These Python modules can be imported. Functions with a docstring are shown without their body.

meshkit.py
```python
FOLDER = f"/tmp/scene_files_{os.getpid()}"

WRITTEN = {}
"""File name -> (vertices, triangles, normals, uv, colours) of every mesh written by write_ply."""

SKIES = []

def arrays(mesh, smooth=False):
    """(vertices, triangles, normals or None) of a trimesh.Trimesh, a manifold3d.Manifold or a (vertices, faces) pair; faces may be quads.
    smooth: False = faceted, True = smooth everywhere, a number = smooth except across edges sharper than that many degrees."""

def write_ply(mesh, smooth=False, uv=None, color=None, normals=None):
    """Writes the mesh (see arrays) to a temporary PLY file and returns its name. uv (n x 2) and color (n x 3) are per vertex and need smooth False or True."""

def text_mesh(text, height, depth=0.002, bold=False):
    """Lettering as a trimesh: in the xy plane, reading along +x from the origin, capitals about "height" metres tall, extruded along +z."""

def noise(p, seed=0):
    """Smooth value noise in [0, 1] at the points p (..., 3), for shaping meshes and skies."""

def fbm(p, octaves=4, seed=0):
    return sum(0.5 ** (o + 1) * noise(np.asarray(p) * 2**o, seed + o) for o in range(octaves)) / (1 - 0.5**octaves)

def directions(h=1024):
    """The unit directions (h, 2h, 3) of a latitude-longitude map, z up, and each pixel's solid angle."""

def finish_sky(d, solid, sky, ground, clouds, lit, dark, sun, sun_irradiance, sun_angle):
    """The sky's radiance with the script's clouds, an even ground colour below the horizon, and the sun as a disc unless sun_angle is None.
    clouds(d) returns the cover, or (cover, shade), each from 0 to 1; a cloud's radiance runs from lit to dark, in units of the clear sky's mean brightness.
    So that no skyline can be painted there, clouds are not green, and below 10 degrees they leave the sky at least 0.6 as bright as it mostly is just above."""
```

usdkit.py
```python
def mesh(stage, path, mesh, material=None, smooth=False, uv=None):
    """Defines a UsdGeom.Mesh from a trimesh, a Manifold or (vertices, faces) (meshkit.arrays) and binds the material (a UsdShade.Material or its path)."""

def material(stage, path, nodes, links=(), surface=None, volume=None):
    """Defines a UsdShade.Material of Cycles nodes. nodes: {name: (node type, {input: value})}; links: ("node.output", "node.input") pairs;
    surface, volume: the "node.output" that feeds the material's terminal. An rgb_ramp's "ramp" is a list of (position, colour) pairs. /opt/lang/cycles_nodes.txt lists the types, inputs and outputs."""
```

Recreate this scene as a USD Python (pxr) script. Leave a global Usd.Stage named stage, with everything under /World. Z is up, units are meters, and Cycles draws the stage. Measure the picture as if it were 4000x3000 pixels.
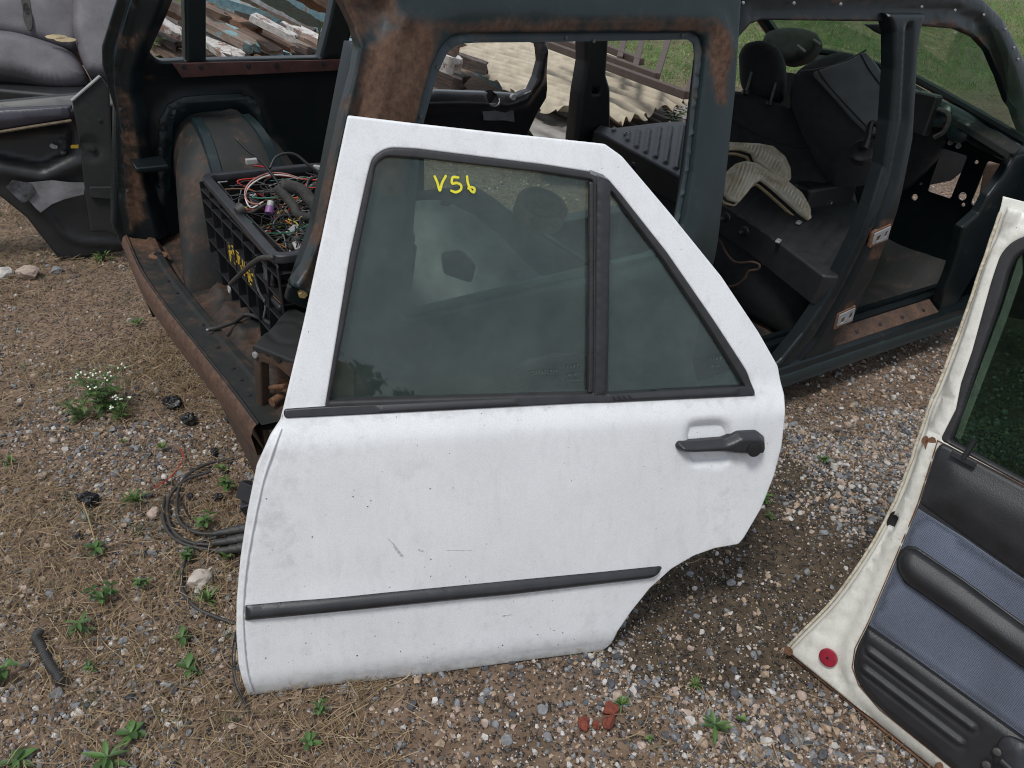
import math, random
import numpy as np, trimesh, shapely, manifold3d as m3
from shapely.geometry import Polygon, LineString, Point
from scipy.spatial import Delaunay, cKDTree
from pxr import Usd, UsdGeom, UsdLux, UsdShade, Sdf, Gf, Vt
import usdkit, meshkit

stage = Usd.Stage.CreateInMemory()
UsdGeom.SetStageUpAxis(stage, UsdGeom.Tokens.z); UsdGeom.SetStageMetersPerUnit(stage, 1.0)
world = UsdGeom.Xform.Define(stage, '/World'); stage.SetDefaultPrim(world.GetPrim())
UsdGeom.Scope.Define(stage, '/World/Looks')
rng = np.random.default_rng(7); random.seed(7)
V = lambda *a: np.array(a, float)

# ------------------------------------------------------------------ camera, sky, sun
PITCH, ROLL, FPX, EYE = math.radians(32.73), math.radians(4.161), 1645.3, V(0, 0, 1.517)
_F = V(0, math.cos(PITCH), -math.sin(PITCH)); _U = V(0, math.sin(PITCH), math.cos(PITCH)); _R = V(1, 0, 0)
_R, _U = _R * math.cos(ROLL) + _U * math.sin(ROLL), _U * math.cos(ROLL) - _R * math.sin(ROLL)
cam = UsdGeom.Camera.Define(stage, '/World/camera')
cam.CreateHorizontalApertureAttr(36.0); cam.CreateVerticalApertureAttr(27.0); cam.CreateFocalLengthAttr(36.0 * FPX / 2212)
cam.CreateClippingRangeAttr(Gf.Vec2f(0.05, 2000))
cam.CreateExposureAttr(0.60)
cam.AddTransformOp().Set(Gf.Matrix4d(*_R, 0, *_U, 0, *(-_F), 0, *EYE, 1))
SUN_EL, SUN_AZ = math.radians(64), math.radians(215)          # azimuth = atan2(x, y) of the direction towards the sun
sky_m = usdkit.material(stage, '/World/Looks/overcast_sky', {
    'sky': ('sky_texture', {'sky_type': 'single_scattering', 'sun_disc': False, 'sun_elevation': SUN_EL, 'sun_rotation': SUN_AZ}),
    'co': ('texture_coordinate', {}), 'mp': ('mapping', {'scale': (1, 1, 2.5)}),
    'n': ('noise_texture', {'scale': 2.2, 'detail': 6, 'roughness': .55}),
    'r': ('rgb_ramp', {'ramp': [(0, (3.4, 4.0, 4.8)), (.45, (4.5, 5.0, 5.65)), (.7, (6.3, 6.6, 7.0)), (1, (7.2, 7.4, 7.6))]}),
    'mx': ('mix_color', {'fac': .86}), 'bg': ('background_shader', {'strength': .088})},
    [('co.generated', 'mp.vector'), ('mp.vector', 'n.vector'), ('n.fac', 'r.fac'), ('sky.color', 'mx.a'), ('r.color', 'mx.b'), ('mx.result', 'bg.color')], surface='bg.background')
sky = UsdLux.DomeLight.Define(stage, '/World/sky'); UsdShade.MaterialBindingAPI.Apply(sky.GetPrim()).Bind(sky_m)
sky.GetPrim().SetCustomDataByKey('kind', 'structure')
sun = UsdLux.DistantLight.Define(stage, '/World/sun')
sun.CreateNormalizeAttr(True); sun.CreateIntensityAttr(0.4); sun.CreateAngleAttr(14.0); sun.CreateColorAttr(Gf.Vec3f(1, .985, .955))
sun.AddRotateZOp().Set(-math.degrees(SUN_AZ)); sun.AddRotateXOp().Set(-(90 - math.degrees(SUN_EL)))

# ------------------------------------------------------------------ materials
def mat(name, nodes, links, surface='p.BSDF'):
    return usdkit.material(stage, '/World/Looks/' + name, nodes, links, surface=surface)
def plain(name, c, rough=.5, var=.25, scale=25, bump=.0, bscale=120, **kw):
    lo, hi = tuple(x * (1 - var) for x in c), tuple(min(1, x * (1 + var)) for x in c)
    nodes = {'g': ('geometry', {}), 'n': ('noise_texture', {'scale': scale, 'detail': 5, 'roughness': .6}), 'r': ('rgb_ramp', {'ramp': [(.3, lo), (.7, hi)]}),
             'p': ('principled_bsdf', {'roughness': rough, **kw})}
    links = [('g.position', 'n.vector'), ('n.fac', 'r.fac'), ('r.color', 'p.base_color')]
    if bump:
        nodes['bn'] = ('noise_texture', {'scale': bscale, 'detail': 4}); nodes['b'] = ('bump', {'strength': bump, 'distance': .004})
        links += [('g.position', 'bn.vector'), ('bn.fac', 'b.height'), ('b.normal', 'p.normal')]
    return mat(name, nodes, links)
def body_paint(name, paint, bias=0.0, rough=.3, spec=.5):
    """Old car paint; the primvar 'rust' says where it has rusted, noise breaks the rim of the rust up."""
    return mat(name, {
        'g': ('geometry', {}), 'a': ('attribute', {'attribute': 'rust'}),
        'n': ('noise_texture', {'scale': 14, 'detail': 8, 'roughness': .68}), 'n2': ('noise_texture', {'scale': 60, 'detail': 5, 'roughness': .7}),
        's': ('math', {'math_type': 'multiply_add', 'value2': 1.25, 'value3': -.62 + bias}), 't': ('math', {'math_type': 'add'}),
        'm': ('map_range', {'range_type': 'smoothstep', 'from_min': .24, 'from_max': .70}),
        'rc': ('rgb_ramp', {'ramp': [(.28, (.030, .017, .012)), (.45, (.075, .038, .022)), (.6, (.105, .058, .037)), (.78, (.16, .075, .032))]}),
        'pc': ('rgb_ramp', {'ramp': [(.3, tuple(x * .75 for x in paint)), (.6, paint), (.75, tuple(x * 1.5 + .006 for x in paint))]}),
        'mx': ('mix_color', {}), 'rr': ('map_range', {'to_min': rough, 'to_max': .82}),
        'b': ('bump', {'strength': .18, 'distance': .002}), 'p': ('principled_bsdf', {'specular_ior_level': spec})},
        [('g.position', 'n.vector'), ('g.position', 'n2.vector'), ('a.fac', 't.value2'), ('n.fac', 's.value1'), ('s.value', 't.value1'), ('t.value', 'm.value'),
         ('n2.fac', 'rc.fac'), ('n.fac', 'pc.fac'), ('m.result', 'mx.fac'), ('pc.color', 'mx.a'), ('rc.color', 'mx.b'), ('mx.result', 'p.base_color'),
         ('m.result', 'rr.value'), ('rr.result', 'p.roughness'), ('n2.fac', 'b.height'), ('b.normal', 'p.normal')])
def white_paint(name, c, grime, speck=.06):
    """White car paint: dirt clouds and rain streaks, fine stone chips, scratches, and dirt, plus painted recess shade, where the primvar 'dirt' gathers it."""
    return mat(name, {
        'g': ('geometry', {}), 'n': ('noise_texture', {'scale': 4.5, 'detail': 8, 'roughness': .68}),
        'r': ('rgb_ramp', {'ramp': [(.25, tuple(x * .94 for x in c)), (.48, c), (.62, tuple(x * 1.03 for x in c)), (.8, tuple(a * .68 + b * .32 for a, b in zip(c, grime)))]}),
        'sm': ('mapping', {'scale': (22, 22, 1.3)}), 'sn': ('noise_texture', {'scale': 1.6, 'detail': 5, 'roughness': .6}), 'sr': ('rgb_ramp', {'ramp': [(.3, (.94, .937, .93)), (.5, (1, 1, 1)), (.75, (.97, .97, .967))]}), 'ms': ('mix_color', {'blend_type': 'multiply', 'fac': 1.0}),
        'v': ('voronoi_texture', {'scale': 48, 'feature': 'f1', 'randomness': 1}), 'vl': ('math', {'math_type': 'less_than', 'value2': speck}),
        'nn': ('noise_texture', {'scale': 19, 'detail': 2}), 'nl': ('math', {'math_type': 'greater_than', 'value2': .52}), 'mu': ('math', {'math_type': 'multiply'}),
        'fn': ('noise_texture', {'scale': 330, 'detail': 3}), 'fr': ('rgb_ramp', {'ramp': [(.3, (.90, .90, .90)), (.6, (1, 1, 1))]}), 'mf': ('mix_color', {'blend_type': 'multiply', 'fac': 1.0}),
        'a': ('attribute', {'attribute': 'dirt'}), 'dn': ('noise_texture', {'scale': 38, 'detail': 7, 'roughness': .7}), 'dm': ('math', {'math_type': 'multiply_add', 'value2': 1.6, 'value3': -.95}), 'da': ('math', {'math_type': 'add'}), 'dr': ('map_range', {'from_min': .0, 'from_max': .9, 'to_max': .62}), 'md': ('mix_color', {'b': tuple(x * .62 for x in grime)}),
        'mx': ('mix_color', {'b': (.12, .10, .09)}), 'bn': ('noise_texture', {'scale': 6, 'detail': 2}), 'b': ('bump', {'strength': .07, 'distance': .01}),
        'rn': ('map_range', {'from_min': .3, 'from_max': .7, 'to_min': .26, 'to_max': .5}), 'p': ('principled_bsdf', {'coat_weight': .2, 'coat_roughness': .15})},
        [('g.position', x + '.vector') for x in ('n', 'v', 'nn', 'bn', 'fn', 'sm', 'dn')] + [('n.fac', 'r.fac'), ('sm.vector', 'sn.vector'), ('sn.fac', 'sr.fac'), ('r.color', 'ms.a'), ('sr.color', 'ms.b'),
         ('v.distance', 'vl.value1'), ('nn.fac', 'nl.value1'), ('vl.value', 'mu.value1'), ('nl.value', 'mu.value2'), ('fn.fac', 'fr.fac'), ('ms.result', 'mf.a'), ('fr.color', 'mf.b'), ('n.fac', 'rn.value'), ('rn.result', 'p.roughness'),
         ('dn.fac', 'dm.value1'), ('dm.value', 'da.value1'), ('a.fac', 'da.value2'), ('da.value', 'dr.value'), ('dr.result', 'md.fac'), ('mf.result', 'md.a'), ('md.result', 'mx.a'), ('mu.value', 'mx.fac'), ('mx.result', 'p.base_color'), ('bn.fac', 'b.height'), ('b.normal', 'p.normal')])
def pane(name, tint, dust=.06, dustc=(.5, .52, .5), ior=1.6):
    """Thin tinted window glass: clear mixed with a mirror by fresnel, and a film of dust."""
    return mat(name, {'gb': ('geometry', {}), 'io': ('map_range', {'to_min': ior, 'to_max': 1 / ior}), 'f': ('fresnel', {}), 't': ('transparent_bsdf', {'color': tint}), 'y': ('glossy_bsdf', {'color': (1, 1, 1), 'roughness': .015}),
                      'd': ('diffuse_bsdf', {'color': dustc}), 'g': ('geometry', {}), 'n': ('noise_texture', {'scale': 6, 'detail': 6, 'roughness': .65}),
                      'mr': ('map_range', {'from_min': .3, 'from_max': .75, 'to_min': dust * .4, 'to_max': dust * 1.6}), 'm1': ('mix_closure', {}), 'm2': ('mix_closure', {})},
               [('gb.backfacing', 'io.value'), ('io.result', 'f.IOR'), ('f.fac', 'm1.fac'), ('t.BSDF', 'm1.closure1'), ('y.BSDF', 'm1.closure2'), ('g.position', 'n.vector'), ('n.fac', 'mr.value'), ('mr.result', 'm2.fac'),
                ('m1.closure', 'm2.closure1'), ('d.BSDF', 'm2.closure2')], surface='m2.closure')
def leafy(name, c, tr=.35):
    lo, hi = tuple(x * .6 for x in c), tuple(x * 1.5 for x in c)
    return mat(name, {'o': ('object_info', {}), 'g': ('geometry', {}), 'ad': ('math', {'math_type': 'add'}), 'fr': ('math', {'math_type': 'fraction'}),
                      'r': ('rgb_ramp', {'ramp': [(0, lo), (.5, c), (1, hi)]}), 'p': ('principled_bsdf', {'roughness': .5}), 't': ('translucent_bsdf', {}), 'm': ('mix_closure', {'fac': tr})},
               [('o.random', 'ad.value1'), ('g.random_per_island', 'ad.value2'), ('ad.value', 'fr.value1'), ('fr.value', 'r.fac'), ('r.color', 'p.base_color'), ('r.color', 't.color'), ('p.BSDF', 'm.closure1'), ('t.BSDF', 'm.closure2')], surface='m.closure')
def peeling(name, paint, wood, thr):
    """Old board: paint flaking off weathered wood."""
    return mat(name, {'c': ('attribute', {'attribute': 'loc'}), 'mp': ('mapping', {'scale': (3, 26, 26)}), 'w': ('noise_texture', {'scale': 2.5, 'detail': 6, 'roughness': .7}),
                      'wr': ('rgb_ramp', {'ramp': [(.25, tuple(x * .35 for x in wood)), (.5, wood), (.8, tuple(min(1, x * 1.8) for x in wood))]}),
                      'n': ('noise_texture', {'scale': 9, 'detail': 8, 'roughness': .7}), 'mr': ('map_range', {'from_min': thr, 'from_max': thr + .035}),
                      'n2': ('noise_texture', {'scale': 30, 'detail': 4}), 'pr': ('rgb_ramp', {'ramp': [(.3, tuple(x * .6 for x in paint)), (.7, paint)]}),
                      'mx': ('mix_color', {}), 'b': ('bump', {'strength': .5, 'distance': .006}), 'p': ('principled_bsdf', {'roughness': .85})},
               [('c.vector', 'mp.vector'), ('mp.vector', 'w.vector'), ('w.fac', 'wr.fac'), ('c.vector', 'n.vector'), ('n.fac', 'mr.value'), ('c.vector', 'n2.vector'), ('n2.fac', 'pr.fac'),
                ('mr.result', 'mx.fac'), ('wr.color', 'mx.a'), ('pr.color', 'mx.b'), ('mx.result', 'p.base_color'), ('w.fac', 'b.height'), ('b.normal', 'p.normal')])

M = {}
M['green'] = body_paint('dark_green_paint', (.012, .021, .023), rough=.34, spec=.4)
M['black_green'] = body_paint('black_green_primer', (.005, .008, .009), rough=.36, spec=.28)
M['dull_green'] = body_paint('dusty_green_primer', (.020, .021, .020), rough=.6, spec=.3); M['flange'] = body_paint('faded_blue_green_flange', (.05, .065, .072), rough=.55, spec=.3)
M['rust'] = body_paint('rusty_steel', (.05, .03, .02), bias=.35, rough=.8)
M['white'] = white_paint('white_door_paint', (.76, .765, .775), (.42, .40, .37), .05)
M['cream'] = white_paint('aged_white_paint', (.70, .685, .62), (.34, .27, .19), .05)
M['edge_rust'] = plain('rust_stain', (.125, .060, .030), .8, .5, 60, .3)
M['sealer'] = plain('cracked_seam_sealer', (.55, .49, .38), .7, .35, 70, .6, 160)
M['rubber'] = plain('black_rubber', (.022, .021, .023), .55, .25, 40, .1)
M['trim'] = plain('faded_black_plastic', (.020, .020, .023), .42, .3, 18, .12, 300)
M['black'] = plain('black_plastic', (.011, .011, .012), .45, .3, 25)
M['vinyl'] = plain('black_vinyl', (.016, .016, .018), .47, .3, 20, .22, 420)
M['seat_cloth'] = plain('black_seat_cloth', (.016, .016, .017), .85, .3, 30, .25, 500)
M['seat_back'] = plain('dark_grey_leatherette', (.105, .11, .11), .5, .2, 10, .1, 300)
M['grey_seat'] = plain('worn_mauve_grey_vinyl', (.098, .090, .098), .6, .3, 9, .2, 150)
M['liner'] = plain('grey_plastic_liner', (.17, .165, .175), .5, .3, 14, .3, 60)
M['foil'] = plain('crumpled_black_tape', (.05, .05, .055), .25, .5, 40, .9, 45)
M['glass_door'] = pane('tinted_door_glass', (.60, .70, .64), .034, (.40, .45, .42), 1.47)
M['glass_dark'] = pane('dark_door_glass', (.20, .30, .24), .012, (.2, .25, .2), 1.4)
M['glass_shield'] = pane('dusty_windscreen_glass', (.74, .84, .76), .05, (.35, .45, .34))
M['yellow_pen'] = plain('yellow_paint_marker', (.72, .66, .03), .5, .12, 80)
M['yellow_print'] = plain('worn_yellow_print', (.55, .36, .03), .6, .3, 60)
M['etched'] = plain('etched_marking', (.085, .10, .09), .8, .1)
M['dark_steel'] = plain('dull_screw_steel', (.10, .095, .09), .5, .3, 40, metallic=.6)
M['steel'] = plain('bare_zinc_steel', (.25, .255, .26), .45, .3, 30, .1)
M['brass'] = plain('brassy_bolt', (.35, .25, .10), .4, .3, 60)
M['red_lens'] = plain('dark_red_reflector', (.26, .012, .03), .35, .15, 60, coat_weight=.4)
M['plug_grey'] = plain('light_grey_connector', (.32, .32, .31), .5, .2)
M['purple'] = plain('purple_connector', (.16, .07, .19), .5, .2)
M['tape'] = plain('cloth_loom_tape', (.045, .043, .04), .9, .35, 60, .4, 200)
M['hose'] = plain('dusty_black_rubber_hose', (.035, .033, .031), .6, .3, 30)
M['clay'] = plain('red_clay', (.17, .042, .024), .95, .3, 60, .8, 120)
M['concrete'] = plain('pale_stone', (.40, .35, .30), .9, .3, 30, .8, 90)
def roofing(name, c, d):  # primvar rust blends in d: stains and painted shade of the valleys
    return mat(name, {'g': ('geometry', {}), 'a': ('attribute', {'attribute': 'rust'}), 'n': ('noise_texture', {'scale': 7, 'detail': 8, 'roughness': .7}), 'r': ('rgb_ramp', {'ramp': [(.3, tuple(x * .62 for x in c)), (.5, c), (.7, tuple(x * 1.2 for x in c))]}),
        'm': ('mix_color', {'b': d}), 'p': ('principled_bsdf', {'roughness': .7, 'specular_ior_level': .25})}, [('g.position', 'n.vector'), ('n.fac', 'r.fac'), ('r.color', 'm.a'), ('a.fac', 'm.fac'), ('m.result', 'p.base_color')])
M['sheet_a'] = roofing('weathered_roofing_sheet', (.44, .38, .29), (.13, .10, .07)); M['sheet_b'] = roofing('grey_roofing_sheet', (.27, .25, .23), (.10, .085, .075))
M['angle'] = body_paint('brown_angle_iron', (.085, .06, .05), bias=-.05, rough=.7, spec=.3)
M['leaf'] = leafy('weed_leaf', (.062, .125, .030), .25); M['leaf2'] = leafy('pale_weed_leaf', (.10, .165, .045), .25); M['leaf_dark'] = leafy('dark_weed_leaf', (.045, .085, .03), .25)
M['grass'] = leafy('green_grass', (.12, .22, .045)); M['straw'] = leafy('dry_straw', (.25, .178, .098), .15); M['tree_leaf'] = leafy('tree_leaf', (.035, .06, .02), .2)
M['stem'] = plain('green_stem', (.10, .15, .05), .6); M['flower'] = plain('tiny_white_flower', (.75, .78, .66), .7)
M['bark'] = plain('bark', (.09, .07, .05), .9, .4, 30, .5)
for nm, c, v in (('white', (.46, .43, .40), .3), ('grey', (.19, .19, .195), .35), ('dark', (.07, .072, .078), .4), ('tan', (.34, .25, .175), .3), ('pink', (.37, .285, .235), .25)):
    M['stone_' + nm] = plain('stone_' + nm, c, .85, v, 90, .5, 200)
for nm, c in (('red', (.40, .025, .02)), ('white', (.62, .60, .55)), ('greenish', (.04, .16, .10)), ('brown', (.12, .06, .035)), ('black', (.014, .014, .015)), ('orange', (.45, .15, .03)), ('pinkish', (.42, .18, .15)), ('yellow', (.45, .38, .06)), ('grey', (.2, .2, .2)), ('blue', (.06, .17, .25))):
    M['wire_' + nm] = plain('wire_' + nm, c, .45, .15)
M['teal_board'] = peeling('peeling_teal_board', (.20, .33, .36), (.24, .17, .125), .40); M['teal_board2'] = peeling('flaking_teal_board', (.22, .36, .38), (.20, .15, .12), .52)
M['white_board'] = peeling('peeling_white_board', (.58, .55, .52), (.22, .15, .12), .43); M['wood'] = peeling('weathered_brown_wood', (.30, .22, .17), (.15, .10, .075), .58)
M['wood2'] = peeling('orange_brown_wood', (.24, .13, .075), (.15, .085, .052), .5); M['dark_wood'] = peeling('dark_rotten_wood', (.12, .09, .075), (.06, .045, .038), .55)
M['fabric'] = mat('blue_woven_cloth', {
    'c': ('attribute', {'attribute': 'loc'}), 'v': ('voronoi_texture', {'scale': 300, 'randomness': .15}), 'vr': ('rgb_ramp', {'ramp': [(.1, (.145, .165, .22)), (.5, (.078, .093, .132)), (.7, (.034, .04, .055))]}),
    'n': ('noise_texture', {'scale': 7, 'detail': 5}), 'nr': ('rgb_ramp', {'ramp': [(.3, (.75, .75, .75)), (.7, (1.15, 1.15, 1.15))]}), 'mx': ('mix_color', {'blend_type': 'multiply', 'fac': 1.0}),
    'b': ('bump', {'strength': .6, 'distance': .002, 'invert': True}), 'p': ('principled_bsdf', {'roughness': .9, 'sheen_weight': .3})},
    [('c.vector', 'v.vector'), ('v.distance', 'vr.fac'), ('c.vector', 'n.vector'), ('n.fac', 'nr.fac'), ('vr.color', 'mx.a'), ('nr.color', 'mx.b'), ('mx.result', 'p.base_color'), ('v.distance', 'b.height'), ('b.normal', 'p.normal')])
M['lens'] = mat('yellowed_lamp_lens', {'g': ('geometry', {}), 'n': ('noise_texture', {'scale': 20, 'detail': 4}), 'r': ('rgb_ramp', {'ramp': [(.3, (.60, .50, .33)), (.6, (.84, .78, .64))]}),
    'p': ('principled_bsdf', {'roughness': .12, 'transmission_weight': .45, 'ior': 1.45, 'coat_weight': .5}), 't': ('transparent_bsdf', {'color': (.9, .85, .72)}), 'm': ('mix_closure', {'fac': .30})},
    [('g.position', 'n.vector'), ('n.fac', 'r.fac'), ('r.color', 'p.base_color'), ('p.BSDF', 'm.closure1'), ('t.BSDF', 'm.closure2')], surface='m.closure')
M['ground'] = mat('gravelly_soil', {
    'g': ('geometry', {}), 'n': ('noise_texture', {'scale': 1.6, 'detail': 8, 'roughness': .62}), 'n2': ('noise_texture', {'scale': 22, 'detail': 8, 'roughness': .7}), 'a': ('attribute', {'attribute': 'moss'}), 'ag': ('attribute', {'attribute': 'green'}),
    'soil': ('rgb_ramp', {'ramp': [(.25, (.072, .044, .026)), (.45, (.145, .094, .060)), (.6, (.215, .146, .100)), (.8, (.29, .21, .155))]}),
    'moss': ('rgb_ramp', {'ramp': [(.25, (.034, .023, .014)), (.5, (.070, .048, .028)), (.75, (.13, .092, .06))]}),
    'v': ('voronoi_texture', {'scale': 150, 'randomness': 1}), 'vc': ('rgb_ramp', {'ramp': [(0, (.05, .05, .055)), (.3, (.16, .15, .15)), (.55, (.30, .26, .22)), (1, (.50, .46, .42))]}), 'vs': ('separate_color', {}),
    'vm': ('map_range', {'from_min': .34, 'from_max': .24}), 'vk': ('math', {'math_type': 'greater_than', 'value2': .72}), 'vmul': ('math', {'math_type': 'multiply'}),
    'gr': ('rgb_ramp', {'ramp': [(.25, (.05, .09, .018)), (.5, (.10, .165, .035)), (.75, (.19, .20, .075))]}),
    'm1': ('mix_color', {}), 'm2': ('mix_color', {}), 'm3': ('mix_color', {}), 'mm': ('math', {'math_type': 'multiply_add', 'value2': 1.4}), 'ms': ('map_range', {'range_type': 'smoothstep', 'from_min': .75, 'from_max': 1.25}), 'b': ('bump', {'strength': .9, 'distance': .012}), 'ba': ('math', {'math_type': 'add'}), 'p': ('principled_bsdf', {'roughness': .95})},
    [('g.position', 'n.vector'), ('g.position', 'n2.vector'), ('g.position', 'v.vector'), ('n2.fac', 'soil.fac'), ('n2.fac', 'moss.fac'), ('n2.fac', 'gr.fac'), ('n.fac', 'mm.value1'), ('a.fac', 'mm.value3'), ('mm.value', 'ms.value'),
     ('ms.result', 'm1.fac'), ('soil.color', 'm1.a'), ('moss.color', 'm1.b'), ('v.color', 'vs.color'), ('vs.r', 'vc.fac'), ('vs.g', 'vk.value1'), ('v.distance', 'vm.value'), ('vm.result', 'vmul.value1'), ('vk.value', 'vmul.value2'),
     ('vmul.value', 'm2.fac'), ('m1.result', 'm2.a'), ('vc.color', 'm2.b'), ('ag.fac', 'm3.fac'), ('m2.result', 'm3.a'), ('gr.color', 'm3.b'), ('m3.result', 'p.base_color'), ('vmul.value', 'ba.value1'), ('n2.fac', 'ba.value2'), ('ba.value', 'b.height'), ('b.normal', 'p.normal')])

# ------------------------------------------------------------------ scene tree helpers
_used, _loc = {}, {}
def numbered(name, parent='/World'):
    k = (parent, name); n = _used.get(k, -1) + 1; _used[k] = n
    return f'{parent}/{name}' + (f'_{n:03d}' if n else '')
def tag(prim, label=None, cat=None, group=None, kind=None):
    p = stage.GetPrimAtPath(prim) if isinstance(prim, str) else prim.GetPrim() if hasattr(prim, 'GetPrim') else prim
    for k, v in (('label', label), ('category', cat), ('group', group), ('kind', kind)):
        if v: p.SetCustomDataByKey(k, v)
    return prim
def thing(name, label, cat, loc=(0, 0, 0), group=None, kind=None):
    path = numbered(name); x = UsdGeom.Xform.Define(stage, path); x.AddTranslateOp().Set(Gf.Vec3d(*map(float, loc)))
    _loc[path] = V(*loc); tag(x, label, cat, group, kind); return path
def cat_(ms):
    ms = [m for m in ms if m is not None]; vs, fs, o = [], [], 0
    for m in ms:
        v, f = arr(m); vs.append(v); fs.append(f + o); o += len(v)
    return np.vstack(vs), np.vstack(fs)
def arr(m):
    if isinstance(m, (list,)): return cat_(m)
    v, f, _ = meshkit.arrays(m); return v, f
def obj(name, mesh, material, parent='/World', smooth=38, prim=None, label=None, **tags):
    v, f = arr(mesh); path = numbered(name, parent); root = '/'.join(parent.split('/')[:3])
    v = v - _loc.get(root, 0)
    p = usdkit.mesh(stage, path, (v, f), M[material] if isinstance(material, str) else material, smooth)
    tag(p, label, **tags)
    if prim:
        pts = np.array(p.GetPointsAttr().Get(), float) + _loc.get(root, 0)
        for k, fn in prim.items():
            val = np.asarray(fn(pts), np.float32)
            t = Sdf.ValueTypeNames.Float3Array if val.ndim == 2 else Sdf.ValueTypeNames.FloatArray
            UsdGeom.PrimvarsAPI(p).CreatePrimvar(k, t, 'vertex').Set(Vt.Vec3fArray.FromNumpy(val) if val.ndim == 2 else Vt.FloatArray.FromNumpy(val))
    return path
def dup(src, loc, rz=0, sc=1, label=None, group=None, cat=None):
    name = src.split('/')[-1]; path = numbered(name); x = UsdGeom.Xform.Define(stage, path)
    x.GetPrim().GetReferences().AddInternalReference(src)
    x.ClearXformOpOrder(); x.MakeMatrixXform().Set(Gf.Matrix4d().SetScale(sc) * Gf.Matrix4d().SetRotate(Gf.Rotation(Gf.Vec3d(0, 0, 1), rz)) * Gf.Matrix4d().SetTranslate(Gf.Vec3d(*map(float, loc))))
    x.GetPrim().SetInstanceable(True); tag(x, label, cat, group); return path
def scatter(name, protos, pos, idx, quat, scale, label, cat, kind='stuff'):
    """One PointInstancer of many small meshes. protos: (mesh, material)."""
    path = numbered(name); pi = UsdGeom.PointInstancer.Define(stage, path); tag(pi, label, cat, None, kind)
    rel = []
    for i, (m, mt) in enumerate(protos):
        pp = f'{path}/piece' + (f'_{i:03d}' if i else ''); usdkit.mesh(stage, pp, m, M[mt], False); rel.append(pp)
    pi.CreatePrototypesRel().SetTargets(rel)
    pi.CreatePositionsAttr(Vt.Vec3fArray.FromNumpy(np.asarray(pos, np.float32))); pi.CreateProtoIndicesAttr(Vt.IntArray.FromNumpy(np.asarray(idx, np.int32)))
    pi.CreateOrientationsAttr(Vt.QuathArray([Gf.Quath(float(q[3]), float(q[0]), float(q[1]), float(q[2])) for q in quat]))
    pi.CreateScalesAttr(Vt.Vec3fArray.FromNumpy(np.asarray(scale, np.float32)))

# ------------------------------------------------------------------ geometry helpers
def unit(v): v = np.asarray(v, float); return v / np.linalg.norm(v)
def ray(u, v): return _F + (u - 1106) / FPX * _R - (v - 829.5) / FPX * _U
class Frame:
    """A surveyed plane (origin, in-plane x and y, outward normal): turns a sighting into plane coordinates and lifts (x, y, h) back."""
    def __init__(s, o, x, y, prof=None):
        s.o, s.x = np.asarray(o, float), unit(x); s.n = unit(np.cross(s.x, y)); s.y = np.cross(s.n, s.x); s.prof = prof or (lambda x, y: 0 * x)
    def at(s, u, v):
        d = ray(u, v); h = 0.0
        for _ in range(12):
            t = ((s.o - EYE) @ s.n + h) / (d @ s.n); q = EYE + d * t - s.o; x, y = q @ s.x, q @ s.y; h = float(s.prof(np.float64(x), np.float64(y)))
        return np.array([x, y])
    def tr(s, *pts): return np.array([s.at(*p) for p in pts])
    def lift(s, p, h=0.0):
        p = np.atleast_2d(p); x, y = p[:, 0], p[:, 1]; hh = s.prof(x, y) + (p[:, 2] if p.shape[1] > 2 else 0) + h
        return s.o + np.outer(x, s.x) + np.outer(y, s.y) + np.outer(hh, s.n)
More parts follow.
